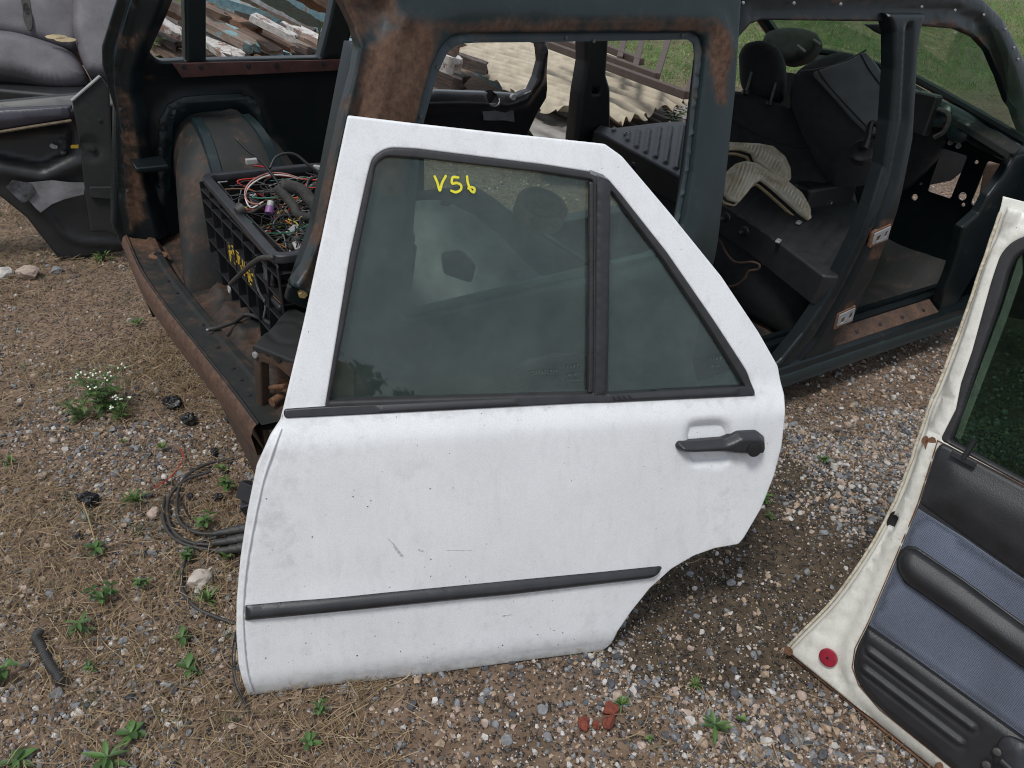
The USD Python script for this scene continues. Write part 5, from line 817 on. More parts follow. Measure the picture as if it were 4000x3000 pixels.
# ------------------------------------------------------------------ heap of old boards beyond the shell
heap_n = [0]
def plank(n_, f_, wpx, th, m, label, jag=.06, group='boards in the heap behind the shell'):
    a, b = gnd(*n_[:2], n_[2]), gnd(*f_[:2], f_[2]); L = np.linalg.norm(b - a); w = wpx * np.linalg.norm(a - EYE) / FPX; heap_n[0] += 1; sd = heap_n[0]
    x = unit(b - a); y = unit(np.cross(EZ, x)); z = np.cross(x, y)
    v, f = arr(trimesh.creation.box((1, 1, 1))); g = trimesh.Trimesh(*arr(m3.Manifold.cube((L, w, th), True).refine_to_length(.05)), process=False); v, f = np.array(g.vertices), np.array(g.faces)
    key = np.round(v, 5); endn = sstep(-v[:, 0], L / 2 - .09, L / 2)
    v = v + (meshkit.fbm(key * 11 + sd * 7.3, 3, sd)[:, None] - .5) * V(.006, .016, .014)
    v[:, 0] += endn * (meshkit.noise(np.c_[key[:, 1] * 45, key[:, 2] * 38, 0 * key[:, 0] + sd], sd)) * jag * 1.6
    v[:, 1] *= 1 - .3 * endn * meshkit.noise(np.c_[0 * key[:, 0] + sd, key[:, 2] * 20, 0 * key[:, 0]], sd + 3)
    p = (a + b) / 2 + np.outer(v[:, 0], x) + np.outer(v[:, 1], y) + np.outer(v[:, 2], z); loc = v + V(sd * 1.7, sd * .9, sd * .4); fr = (p.mean(0), x, y, z)
    off_ = V(sd * 1.7, sd * .9, sd * .4); c0 = (a + b) / 2
    tag(obj('plank', (p, f), m, smooth=25, prim={'loc': lambda q: np.c_[(q - c0) @ x, (q - c0) @ y, (q - c0) @ z] + off_}), label, 'plank', group)
PL = [((700, 52, .62), (560, -30, .95), 46, .07, 'teal_board', 'broad peeling teal board at the top of the heap, beside the black pillar'),
      ((655, 54, .58), (530, -8, .8), 30, .05, 'white_board', 'flaking white board under the broad teal one at the top of the heap'),
      ((608, 42, .52), (425, -12, .72), 42, .06, 'teal_board', 'teal board with a bare broken brown end, middle of the heap'),
      ((652, 92, .44), (545, 36, .6), 30, .05, 'white_board', 'split white board whose torn point ends low beside the weed stalk'),
      ((560, 108, .38), (428, 40, .55), 34, .06, 'teal_board2', 'teal board worn to brown at its low end, lowest in the middle window'),
      ((512, 126, .34), (420, 62, .46), 40, .05, 'white_board', 'pinkish white board ending at the window sill beside the middle bar'),
      ((503, 44, .50), (415, 5, .62), 34, .05, 'wood', 'rotten brown board with holes at its end, next to the middle bar'),
      ((398, 84, .44), (300, 18, .62), 26, .05, 'white_board', 'long pale board seen between the tail pillar and the window bar'),
      ((396, 104, .36), (290, 34, .5), 30, .06, 'dark_wood', 'dark mouldy board below the long pale one'),
      ((396, 130, .28), (290, 66, .4), 30, .05, 'wood', 'greyish brown board lowest behind the fern'),
      ((400, 36, .60), (300, -14, .8), 24, .07, 'wood', 'weathered round-edged beam high behind the window bar'),
      ((566, 66, .40), (440, 20, .5), 26, .05, 'wood2', 'brown board wedged between the two teal ones'),
      ((604, 116, .26), (520, 66, .4), 30, .04, 'wood', 'brown square-ended board low in the heap'),
      ((640, 110, .26), (560, 72, .36), 22, .04, 'wood2', 'thin reddish board low at the right of the heap'),
      ((716, 22, .86), (610, -40, 1.05), 34, .06, 'wood2', 'orange brown board at the very top of the heap'),
      ((560, 10, .74), (480, -40, .9), 30, .05, 'teal_board2', 'short teal board end high in the middle of the heap'),
      ((470, 100, .36), (400, 44, .5), 26, .05, 'dark_wood', 'dark board behind the bar, between pinkish and teal ones'),
      ((620, 72, .42), (520, 20, .55), 30, .05, 'dark_wood', 'dark board under the broken teal end'),
      ((540, 134, .22), (450, 92, .3), 30, .04, 'dark_wood', 'dark lowest board at the sill of the middle window'),
      ((66, 158, .42), (-70, 60, .55), 40, .07, 'teal_board2', 'teal and brown board with a rotten end at the left edge under the grey seat'),
      ((60, 212, .25), (-60, 110, .35), 44, .05, 'wood2', 'brown board crossing under the rotten one at the left edge'),
      ((150, 215, .22), (20, 120, .34), 70, .03, 'teal_board', 'wide dull blue sheet board lying under the grey seat'),
      ((200, 210, .20), (110, 140, .3), 60, .03, 'dark_wood', 'mossy grey board right of the wide blue one'),
      ((1000, 148, .50), (930, 120, .55), 30, .11, 'white_board', 'square white beam end seen in the quarter window'),
      ((1062, 152, .42), (960, 118, .5), 26, .08, 'dark_wood', 'dark beam with a rotten end beside the square white one'),
      ((1002, 112, .62), (930, 84, .7), 34, .10, 'wood', 'brown beam above the square white one'),
      ((1112, 198, .26), (1030, 150, .34), 18, .05, 'teal_board', 'thin teal board lying at the edge of the pale roofing sheet'),
      ((1012, 190, .28), (900, 140, .4), 60, .12, 'dark_wood', 'dark mouldy block under the beams'),
      ((768, 76, .66), (730, 52, .7), 22, .05, 'white_board', 'pale board end right of the black pillar, beside the torn roof edge')]
for n_, f_, w, th, m, lb in PL: plank(n_, f_, w * 1.12, th, m, lb)
hr_ = np.random.default_rng(31)
for i in range(34):
    u, v = hr_.uniform(300, 780), hr_.uniform(10, 135); z = .12 + .30 * (135 - v) / 135 + hr_.uniform(-.05, .04); l = hr_.uniform(110, 190)
    if v > 118 and u < 430: continue
    m = ('wood', 'dark_wood', 'teal_board', 'white_board', 'dark_wood', 'wood2', 'teal_board2')[i % 7]; nm = {'wood': 'brown', 'dark_wood': 'dark', 'wood2': 'reddish brown', 'white_board': 'pale', 'teal_board2': 'worn teal', 'teal_board': 'teal'}[m]
    plank((u, v, z), (u - l, v - l * hr_.uniform(.38, .52), z + .12), hr_.uniform(22, 34), hr_.uniform(.03, .06), m, nm + ' board half buried among the others in the heap', group=nm + ' boards buried in the heap')
# ------------------------------------------------------------------ corrugated roofing sheets and the iron grille
def corr(name, label, px, Z, dpx, m, amp=.022, per=.105, torn=.0, tilt=0):
    a, b = gnd(*dpx[0], Z), gnd(*dpx[1], Z); fr = Frame(gnd(*px[0], Z), b - a, np.cross(EZ, b - a) + EZ * tilt); P = fr.tr(*px)
    if torn: P = resample(P, .05); P = P + rng.normal(0, torn, P.shape)
    def h(x, y, d): return amp * np.sin(2 * np.pi * y / per) + .05 * (meshkit.fbm(np.c_[x * 1.5, y * 1.5, 0 * x], 2, 3) - .5) + (torn > 0) * .10 * sstep(.18 - d, 0, .18) * (meshkit.fbm(np.c_[x * 5, y * 5, 0 * x], 2, 7) - .6)
    tag(obj(name, put(fr, sheet(P, (), .015, h, .003)), m, smooth=40, prim={'rust': lambda p: .25 * meshkit.fbm(p * 3, 3, 2) + 1.1 * meshkit.fbm(p * V(5, 5, 0), 3, 6) * sstep(-np.sin(2 * np.pi * ((p - fr.o) @ fr.y) / per), .1, .9)}), label, 'roofing sheet')  # darker valleys: stain stripes plus corrugation shade put into the colour
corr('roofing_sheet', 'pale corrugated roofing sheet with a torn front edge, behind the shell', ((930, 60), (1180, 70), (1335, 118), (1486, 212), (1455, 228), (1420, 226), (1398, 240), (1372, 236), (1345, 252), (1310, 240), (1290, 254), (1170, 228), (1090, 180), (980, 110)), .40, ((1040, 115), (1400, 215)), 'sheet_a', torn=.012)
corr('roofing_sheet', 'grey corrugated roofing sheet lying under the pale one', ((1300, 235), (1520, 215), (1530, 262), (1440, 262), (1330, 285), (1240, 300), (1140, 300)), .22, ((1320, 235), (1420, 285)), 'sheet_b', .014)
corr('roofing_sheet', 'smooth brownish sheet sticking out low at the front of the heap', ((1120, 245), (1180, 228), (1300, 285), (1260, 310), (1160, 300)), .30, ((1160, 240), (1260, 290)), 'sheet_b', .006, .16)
gz_ = .62; G3 = lambda u, v, z=gz_: gnd(u, v, z)
gt = thing('iron_grille', 'brown angle iron grille lying on the pale roofing sheet beside the grass', 'grille', G3(1400, 170, .5))
for a, b in (((1150, 84), (1484, 206)), ((1195, 84), (1420, 166)), ((1260, 84), (1386, 134))): obj('rail', beam(G3(*a), G3(*b), .045, .045), 'angle', gt)
for a, b in (((1484, 206), (1530, 80)), ((1418, 166), (1446, 80)), ((1372, 146), (1388, 80)), ((1338, 128), (1350, 80))): obj('bar', beam(G3(*a), G3(*b), .04, .04), 'angle', gt)
# ------------------------------------------------------------------ torn grey seat on the heap at the top left
SF = Frame(gnd(60, 100, .72), V(.93, .36, 0), V(-.2, .5, .85)); 
gs_ = thing('torn_seat', 'torn grey vinyl car seat lying on the boards at the top left', 'car seat', gnd(60, 100, .72))
padded(gs_, 'backrest', SF, ((-60, -80), (200, -80), (180, 20), (165, 100), (140, 100), (60, 76), (-60, 60)), .2, .04, 'grey_seat', lambda x, y, d: .02 * sstep(d, 0, .2))
SF2 = Frame(SF.o - SF.n * .0 - EY * 0 + SF.n * .06, SF.x, SF.y); padded(gs_, 'side_bolster', SF2, ((-60, 50), (30, 60), (90, 78), (150, 100), (178, 140), (186, 165), (160, 178), (100, 178), (40, 160), (-60, 140)), .16, .06, 'grey_seat', r2=.05)
SF3 = Frame(SF.o + SF.n * .10, SF.x, SF.y); padded(gs_, 'seat_wing', SF3, ((150, -60), (300, -60), (270, 60), (236, 160), (186, 156), (166, 110), (152, 60)), .12, .05, 'grey_seat', r2=.04)
for u, v in ((58, 8), (62, 40), (125, 86), (145, 92)): obj('tear', put(SF2 if v > 60 else SF, sheet(circle((SF2 if v > 60 else SF).at(u, v), .05 if v > 60 else .02, 10, .012 if v > 60 else .07), (), .02, None, .004), .035 if v > 60 else .02), 'tape' if v < 60 else plain('foam_%d' % u, (.38, .30, .18), .9), gs_)
obj('underside', beam(gnd(-40, 190, .5), gnd(230, 215, .5), .35, .10, r=.02), 'black', gs_)
# ------------------------------------------------------------------ cables, hose, stones, scraps on the gravel by the white door
def gp_(pts, z=.006): return smooth_path([gnd(u, v, z if not isinstance(z, (list, tuple)) else z[i]) for i, (u, v) in enumerate(pts)], 8)
ig = thing('ignition_leads', 'coiled dusty black ignition leads with thick rubber boots beside the white door', 'cable', gnd(420, 1150))
for p in (((506, 990), (448, 1002), (401, 1030), (383, 1072), (387, 1123), (420, 1149), (467, 1153), (500, 1150)), ((455, 1018), (397, 1039), (364, 1081), (369, 1137), (406, 1170), (467, 1177), (500, 1176)), ((355, 1074), (352, 1118), (369, 1156), (406, 1178), (460, 1188), (500, 1188)), ((470, 1160), (445, 1167), (420, 1179), (397, 1221), (394, 1272), (420, 1310), (467, 1333), (512, 1348))):
    obj('lead', tube(gp_(p, .012), .0046, 8), 'hose', ig, True)
for a, b, z in (((462, 1153), (538, 1140), .03), ((458, 1174), (532, 1162), .025), ((465, 1192), (530, 1182), .018)):
    A_, B_2 = gnd(*a, z), gnd(*b, z + .01); q = lambda t: A_ + (B_2 - A_) * t; obj('boot', tube([q(0), q(.1), q(.12), q(.45), q(.47), q(.75), q(.77), q(1)], [.006, .007, .009, .010, .012, .012, .014, .014], 12), 'hose', ig, 40)
tag(obj('red_wire', tube(gp_(((390, 969), (394, 992), (369, 1030), (331, 1055)), .008), .0016, 6), 'wire_red', smooth=True), 'thin dull red wire lying above the coiled ignition leads', 'wire')
tag(obj('black_wire', tube(gp_(((352, 1035), (380, 1050), (392, 1085), (405, 1110), (412, 1122)), .008), .002, 6), 'wire_black', smooth=True), 'thin black wire inside the loop of the ignition leads', 'wire')
hp = gp_(((86, 1362), (78, 1378), (88, 1395), (97, 1418), (110, 1440), (124, 1458), (130, 1476)), .014); hp = resample(hp, .0022)[:-8] if False else hp
t_ = np.linspace(0, 1, 241); cl = np.r_[0, np.cumsum(np.linalg.norm(np.diff(hp, axis=0), axis=1))]; hp = np.c_[[np.interp(t_ * cl[-1], cl, hp[:, k]) for k in range(3)]].T
tag(obj('corrugated_hose', tube(hp, .0095 + .0014 * np.sin(t_ * 2 * np.pi * 26), 14), 'hose', smooth=False), 'short black corrugated hose lying on the soil at the lower left', 'hose')
def stone(u, v, r, m, label, sd, fl=.7, cat='stone', name='stone', group=None):
    o = gnd(u, v, r * fl * .5); a = sd * 1.3; vv, f = lump(r, sd) if m == 'clay' else lump(r, sd, .42, 1.7) if r > .018 else rock(r, sd, fl, 3 if r > .02 else 2); c, s = math.cos(a), math.sin(a); vv = vv @ np.array([[c, s, 0], [-s, c, 0], [0, 0, 1]])
    tag(obj(name, (vv + o, f), m, smooth=28), label, cat, group)
stone(432, 1252, .033, 'concrete', 'large pale stone beside the looping black lead', 3)
stone(330, 1108, .021, 'stone_pink', 'chunky pale stone left of the coiled ignition leads', 4)
stone(62, 590, .05, 'stone_pink', 'pale lump of stone at the left edge below the black door', 5); stone(6, 590, .04, 'stone_white', 'white stone cut by the left edge of the picture', 6); stone(122, 583, .025, 'stone_grey', 'grey stone right of the pale lump at the left edge', 16)
stone(490, 575, .028, 'stone_pink', 'pale stone in the dry grass left of the tail sill', 7); stone(385, 665, .03, 'stone_pink', 'pinkish stone below the rusty tail sill', 8); stone(500, 660, .02, 'stone_tan', 'tan stone against the tail sill', 18)
stone(355, 1030, .012, 'stone_white', 'small white stone above the ignition leads', 9); stone(1490, 1240, .012, 'stone_grey', 'grey stone under the curve of the white door', 10)
for i, (u, v, r) in enumerate(((1262, 1562, .020), (1318, 1533, .021), (1316, 1558, .019))): stone(u, v, r * .95, 'clay', ('red clay lump, leftmost of the three', 'red clay lump against the dry tuft, upper one of the three', 'red clay lump, lower right one of the three')[i], 40 + i, .75, 'clay lump', 'clay_lump', 'red clay lumps on the gravel')
stone(1288, 1566, .010, 'clay', 'small red clay crumb between the larger lumps', 44, .6, 'clay lump', 'clay_lump')
def scrap(u, v, r, label, sd):
    o = gnd(u, v, r * .5); vv, f = lump(r, sd, 1.1, 2.6); tag(obj('plastic_scrap', (vv + o, f), 'black', smooth=20), label, 'scrap')
for i, (u, v, r, lb) in enumerate(((188, 1075, .032, 'crumpled black plastic scrap left of the leafy tuft'), (370, 868, .030, 'black plastic scrap below the tail sill, nearest the flowering weed'), (405, 905, .024, 'black plastic scrap between flowering weed and tail corner'), (498, 905, .02, 'round black scrap against the tail corner'), (463, 975, .016, 'small black cube of scrap above the ignition leads'), (470, 1075, .016, 'black scrap beside the ignition leads near the white door'), (410, 1072, .012, 'tiny black scrap inside the loop of leads'), (168, 1158, .012, 'tiny black scrap right of the crumpled one'), (1010, 0, .0, '')) ):
    if r: scrap(u, v, r, lb, 60 + i)
tb = gnd(520, 1213, .012); tag(obj('metal_tab', place(m3.Manifold.cube((.035, .02, .003), True) - m3.Manifold.cylinder(.02, .005, -1, 12, True), tb, V(.9, .3, .1), V(-.3, .9, .4)), 'rust', prim={'rust': lambda p: 0 * p[:, 0]}), 'small drilled metal tab beside the edge of the white door', 'tab')
tag(obj('dry_stalk', tube(smooth_path([gnd(208, 1180, .01), gnd(200, 1150, .02), gnd(188, 1110, .03), gnd(178, 1085, .035)], 6), .0022, 6), 'straw', smooth=True), 'pale dry stalk lying between black scrap and a broad leaved weed', 'stalk')
# ------------------------------------------------------------------ weeds
def leaf(L, w, bend, ang, tilt, o=(0, 0, 0), n=6, lobes=0, fold=.25):
    t = np.linspace(0, 1, n); wd = w * np.sin(np.pi * np.clip(t * .93 + .05, 0, 1)) ** .8 * (1 + lobes * np.cos(t * 6 * np.pi)); x = L * t * np.cos(tilt) ; z = L * (t * math.sin(tilt) - bend * t ** 2)
    mid = np.c_[x, 0 * x, z]; l = np.c_[x, wd / 2, z + wd * fold]; r = np.c_[x, -wd / 2, z + wd * fold]; v = np.vstack([mid, l, r]); i = np.arange(n - 1)
    f = np.vstack([np.c_[i, i + 1, i + n + 1], np.c_[i, i + n + 1, i + n], np.c_[i, i + 2 * n + 1, i + 1], np.c_[i, i + 2 * n, i + 2 * n + 1]]); c, s = math.cos(ang), math.sin(ang)
    return v @ np.array([[c, s, 0], [-s, c, 0], [0, 0, 1]]) + np.asarray(o), f
def rosette(sd, n, L, w, tilt=.45, bend=.35, lobes=.0, jit=.35):
    r = np.random.default_rng(sd); return [leaf(L * r.uniform(.65, 1.1), w * r.uniform(.8, 1.15), bend * r.uniform(.5, 1.4), 2.4 * k + r.uniform(-jit, jit), tilt * r.uniform(.5, 1.5), (0, 0, .004 + .002 * k), lobes=lobes) for k in range(n)]
def weed(kind, u, v, label, sd, sc=1.0, mtl=None, group=None):
    o = gnd(u, v); t = thing('weed', label, 'weed', o, group); r = np.random.default_rng(sd)
    if kind == 'broad': Ls, m = rosette(sd, 7, .042 * sc, .017 * sc), 'leaf'
    elif kind == 'oval': Ls, m = rosette(sd, 6, .028 * sc, .017 * sc, .7, .3), 'leaf2'
    elif kind == 'tuft': Ls, m = [leaf(r.uniform(.035, .07) * sc, .006 * sc, r.uniform(.2, .7), r.uniform(0, 6.28), r.uniform(.6, 1.3)) for _ in range(22)], 'leaf2'
    elif kind == 'narrow': Ls, m = rosette(sd, 11, .055 * sc, .011 * sc, .35, .25, .12), 'leaf'
    elif kind == 'stems':
        Ls, m = [], 'leaf'
        for k in range(4):
            a = r.uniform(0, 6.28); top = V(math.cos(a), math.sin(a), 0) * r.uniform(.01, .03) * sc + V(0, 0, r.uniform(.03, .06)) * sc; obj('stem', tube(smooth_path([V(0, 0, 0) + o, o + top * .5 + V(0, 0, .005), o + top], 4), .0011, 5), 'stem', t)
            for q in range(5): Ls.append(leaf(.028 * sc * r.uniform(.7, 1.1), .013 * sc, .3, 2.4 * q + k, r.uniform(.0, .6), top * (.45 + .55 * q / 4)))
    for Lf in Ls: obj('leaf', (Lf[0] + o, Lf[1]), mtl or m, t, True)
    return t
W = [('broad', 210, 1192, 'broad leaved weed at the foot of the pale dry stalk', 1.0), ('tuft', 292, 1082, 'bright grassy tuft left of the pale chunky stone', 1.3), ('stems', 232, 1300, 'leafy weed left of the long black lead, above the hose', 1.1), ('broad', 395, 1385, 'weed in dry straw left of the black moulding, lower one', 1.0), ('broad', 408, 1452, 'broad bright weed nearest the lower corner of the white door', 1.15), ('broad', 286, 1592, 'five leaved weed at the bottom left', 1.15),
     ('narrow', 1540, 1578, 'bright green rosette weed on the gravel at bottom right', 1.05), ('tuft', 448, 1300, 'dark grassy tuft inside the bend of the long lead', 1.15), ('narrow', 175, 1360, 'grey green weed right of the corrugated hose', 1.0), ('oval', 350, 972, 'round leaved seedlings above the red wire', 1.1), ('oval', 478, 1018, 'pale seedling at the end of the ignition leads', 1.1), ('oval', 492, 1208, 'round leaved weed against the edge of the white door', 1.25), ('stems', 442, 1140, 'weed growing between the ignition leads and boots', 1.0), ('tuft', 1342, 1522, 'narrow green tuft beside the red clay lumps', .8), ('stems', 1648, 1092, 'dark weed at the right rim of the white door', .9), ('broad', 668, 1610, 'weed at the bottom below the white door', .9), ('stems', 690, 1545, 'small reddish weed just below the white door', .7), ('broad', 38, 1652, 'weed cut by the bottom left corner', 1.2), ('narrow', 235, 1648, 'narrow leaved weed at the bottom edge, left', 1.2), ('stems', 312, 1268, 'small weed left of the large pale stone', .75), ('oval', 268, 960, 'small weed below the flowering weed', .8), ('stems', 500, 1060, 'weed between ignition leads and tail corner', 1.0), ('tuft', 170, 905, 'dark tuft left under the flowering weed', 1.2), ('broad', 195, 1450, 'tiny weed right of the hose end', .6), ('stems', 405, 1210, 'weed at the start of the long lead', .8), ('broad', 1660, 1120, 'tiny weed right of the white door rim', .6), ('oval', 1400, 1600, 'tiny pale weed at the bottom edge, centre right', .6), ('tuft', 20, 1000, 'dry green tuft at the left edge', 1.0), ('stems', 0, 1470, 'weed cut by the left edge, beside the hose', 1.3), ('oval', 1600, 1560, 'small bright weed right of the rosette', .7), ('tuft', 420, 690, 'dark tuft under the rusty tail sill', 1.2), ('tuft', 300, 700, 'dark grass tuft left of the tail sill', 1.2), ('tuft', 225, 560, 'grass tuft at the foot of the black door', 1.6), ('stems', 480, 735, 'weed under the middle of the tail sill', 1.2), ('stems', 1775, 1000, 'pale weed on the dark soil between the doors', .7), ('tuft', 1860, 775, 'small green tuft under the sill of the shell', .9), ('tuft', 1500, 1480, 'small grass tuft right of the white door base', .7)]
for i, (k, u, v, lb, sc) in enumerate(W): weed(k, u, v, lb, 100 + i, sc * .8)
def feathery(u, v, label, H, sd, n, flowers=True):
    o = gnd(u, v); t = thing('flowering_weed', label, 'weed', o); r = np.random.default_rng(sd)
    for s in range(n):
        a = r.uniform(0, 6.28); top = V(math.cos(a), math.sin(a), 0) * H * r.uniform(.15, .5) + V(0, 0, H * r.uniform(.6, 1)); st = smooth_path([V(0, 0, 0), top * V(.35, .35, .5), top], 6); obj('stem', tube(st + o, .0014, 5), 'stem', t)
        for k in range(9):
            b = st[int(k * (len(st) - 1) / 9) + 1]; L = H * r.uniform(.30, .52) * (1 - .04 * k); Lv = leaf(L, L * .10, .25, 2.4 * k + s, r.uniform(.1, .7), b, 7); parts = [Lv]
            mid = Lv[0][:7]; ax = unit(mid[-1] - mid[0]); sd_ = unit(np.cross(ax, EZ))
            for q in range(1, 6):
                for sg in (-1, 1):
                    d = unit(ax * .7 + sg * sd_); w = L * .30 * (1 - .12 * q); p = mid[q]; e = np.cross(d, EZ) * .16 * w; parts.append((np.array([p, p + d * w * .5 + e, p + d * w - V(0, 0, .1 * w), p + d * w * .5 - e]), np.array([[0, 1, 2], [0, 2, 3]])))
            vv, ff = cat_(parts); obj('feathery_leaf', (vv + o, ff), 'leaf' if (k + s) % 3 else 'leaf2', t, True)
        if flowers:
            for q in range(4): p = o + top + r.normal(0, .3, 3) * H * V(.22, .22, .08); obj('flower', (np.array(trimesh.creation.icosphere(1, .0034).vertices) * V(1, 1, .7) + p, trimesh.creation.icosphere(1).faces), 'flower', t, True)
feathery(228, 885, 'tall feathery weed with tiny white flowers, left of the tail sill', .17, 5, 8); feathery(175, 905, 'low feathery weed without flowers at the foot of the tall flowering one', .10, 6, 5, False); feathery(262, 905, 'low feathery weed with a few white flowers, right of the tall one', .09, 8, 4)
def fern(u, v, z, label, H, n, sd):
    o = gnd(u, v, z); t = thing('fern', label, 'fern', o); r = np.random.default_rng(sd)
    for k in range(n):
        a = 6.28 * k / n + r.uniform(-.3, .3); Lf = H * r.uniform(.7, 1.1); parts = []; p0 = V(0, 0, 0)
        for q in range(7):
            b = V(math.cos(a), math.sin(a), 0) * Lf * .5 * q / 6 + V(0, 0, Lf * (.8 * q / 6 - .35 * (q / 6) ** 2))
            for sg in (-1, 1): parts.append(leaf(Lf * .30 * (1 - .09 * q), Lf * .09, .2, a + sg * 1.1, .2, b, 5))
        vv, ff = cat_(parts); obj('frond', (vv + o, ff), 'leaf2' if k % 2 else 'leaf', t, True)
fern(360, 124, .25, 'bright young fern growing out of the boards behind the window bar', .34, 9, 3); fern(1130, 292, .05, 'green weed between the black door and the roofing sheets', .34, 8, 4); fern(1455, 262, .25, 'green weed growing through the grey roofing sheet', .22, 6, 5); fern(8, 190, .15, 'green weed under the boards at the left edge', .25, 6, 6)
tag(obj('weed_stalk', tube(smooth_path([gnd(684, 122, .25), gnd(686, 100, .4), gnd(692, 60, .62), gnd(694, 46, .7)], 6), .006, 6), 'stem', smooth=True), 'single thin green stalk rising in front of the heap of boards', 'stalk')
# ------------------------------------------------------------------ trees behind the camera, mirrored in the door glass
def mirror(u, v, dist):
    p = DOOR.lift(DOOR.at(u, v))[0]; e = 1e-3; xy = DOOR.at(u, v); n = unit(np.cross(DOOR.lift(xy + V(e, 0))[0] - p, DOOR.lift(xy + V(0, e))[0] - p)); d = unit(p - EYE); r_ = d - 2 * (d @ n) * n; return p + r_ * (dist / np.linalg.norm(r_[:2]))
def tree(base, top, width, label, sd, nl=2600):
    o = V(base[0], base[1], 0); H = top; r = np.random.default_rng(sd); t = thing('tree', label, 'tree', o, 'trees mirrored in the door glass')
    obj('trunk', tube(o + np.array([[0, 0, -.1], [.1, 0, H * .3], [0, .15, H * .6], [.1, .1, H * .85]]), [H * .03, H * .024, H * .016, H * .006], 8), 'bark', t, True)
    cl = [(V(r.normal(0, .38) * width, r.normal(0, .38) * width, H * r.uniform(.35, .95)), r.uniform(.12, .24) * width) for _ in range(26)]; vs, fs = [], []
    for i in range(nl): c, s = cl[int(r.integers(26))]; p = o + c + r.normal(size=3) * s * .6; a, b = unit(r.normal(size=3)) * .03 * H, unit(r.normal(size=3)) * .02 * H; vs += [p - a, p + b, p + a, p - b]; k = 4 * i; fs += [[k, k + 1, k + 2], [k, k + 2, k + 3]]
    obj('crown', (np.array(vs), np.array(fs)), 'tree_leaf', t, False)
for i, (u, v, tv, w) in enumerate(((765, 850, 788, 2.2), (722, 850, 800, 2.0))):
    b, tp = mirror(u, v, 42), mirror(u, tv, 42); tree(b, max(2.0, tp[2]), w, ('dark broad tree mirrored at the lower left of the door glass', 'second dark tree mirrored beside the broad one, against the glass edge')[i], 70 + i)
for i, u in enumerate((860, 950, 1000, 1060, 1120, 1180, 1240)):
    b, tp = mirror(u, 850, 90), mirror(u, 834 + (i % 3) * 4, 90); tree(b, max(2.5, tp[2]), 4.0, 'distant low tree of the dark treeline mirrored along the bottom of the door glass', 80 + i, 1200)

# trees on the left of the yard, mirrored in the dark glass of the right-hand door
def mirror2(u, v, dist):
    p = RD.lift(RD.at(u, v))[0]; d = unit(p - EYE); r_ = d - 2 * (d @ RD.n) * RD.n; return p + r_ * (dist / np.linalg.norm(r_[:2]))
for i, (u, v, dd) in enumerate(((2190, 620, 11), (2200, 800, 10), (2170, 980, 12), (2210, 950, 9))):
    q = mirror2(u, v, dd); tree(q, max(3.5, q[2] * 1.15), 3.2, ('leafy tree mirrored at the top of the dark door glass', 'leafy tree mirrored in the middle of the dark door glass', 'leafy tree mirrored low in the dark door glass beside the lock knob', 'leafy tree mirrored at the right edge of the dark door glass')[i], 90 + i, 5200)
# ------------------------------------------------------------------ ground
def lin(a, b, n): return np.linspace(a, b, n)
xs = np.unique(np.r_[-400, -120, -40, -15, lin(-6, -2.0, 40), lin(-2, 2, 200), lin(2, 6, 50), 12, 30, 100, 400]); yy = np.unique(np.r_[-400, -100, -30, -8, -2, lin(0, .5, 8), lin(.5, 3, 130), lin(3, 7, 70), lin(7, 14, 40), 20, 40, 120, 500])
GX, GY = np.meshgrid(xs, yy); nx, ny = len(xs), len(yy)
def gz(x, y):
    t = np.clip(((x - DA[0]) * (DB - DA)[0] + (y - DA[1]) * (DB - DA)[1]) / ((DB - DA) @ (DB - DA)), -.05, 1.1); d = np.hypot(x - DA[0] - t * (DB - DA)[0], y - DA[1] - t * (DB - DA)[1]); k = np.exp(-(d / .09) ** 2)
    return gz0(x, y) * (1 - k) - .010 * k
def gz0(x, y): near = np.clip(1 - np.hypot(x, y - 2) / 9, 0, 1); return near * (.030 * (meshkit.fbm(np.c_[x * 1.7, y * 1.7, 0 * x], 3, 5) - .5) + .012 * (meshkit.fbm(np.c_[x * 9, y * 9, 0 * x + 3], 3, 9) - .5)) - .006
gv = np.c_[GX.ravel(), GY.ravel(), gz(GX.ravel(), GY.ravel())]
i, j = np.meshgrid(np.arange(ny - 1), np.arange(nx - 1), indexing='ij'); i, j = i.ravel(), j.ravel(); q = np.c_[i * nx + j, i * nx + j + 1, (i + 1) * nx + j + 1, (i + 1) * nx + j]
def moss(p):
    x, y = p[:, 0], p[:, 1]; m = np.exp(-(((x - .72) / .42) ** 2 + ((y - 1.62) / .42) ** 2)) * .85 + np.exp(-(((x - .48) / .22) ** 2 + ((y - 1.22) / .10) ** 2)) * .55
    return m - .25 * np.clip(-x, 0, 1) + .15
def green(p):
    c = tocar(p); f = sstep(c[:, 1] + .35 * c[:, 0] + .8 * (meshkit.fbm(p * V(.8, .8, 0), 3, 2) - .5), 5.6, 7.4); g = f * (.55 + .9 * (meshkit.fbm(p * V(.5, .5, 0), 3, 8) - .5)); return np.clip(g, 0, .9) * (1 - sstep(2.6 + .35 * (10 - c[:, 1]) - c[:, 0], 0, .5) * sstep(9.4 - c[:, 1], 0, .8))
obj('ground', (gv, np.vstack([q[:, [0, 1, 2]], q[:, [0, 2, 3]]])), 'ground', smooth=True, prim={'moss': moss, 'green': green}, kind='structure')
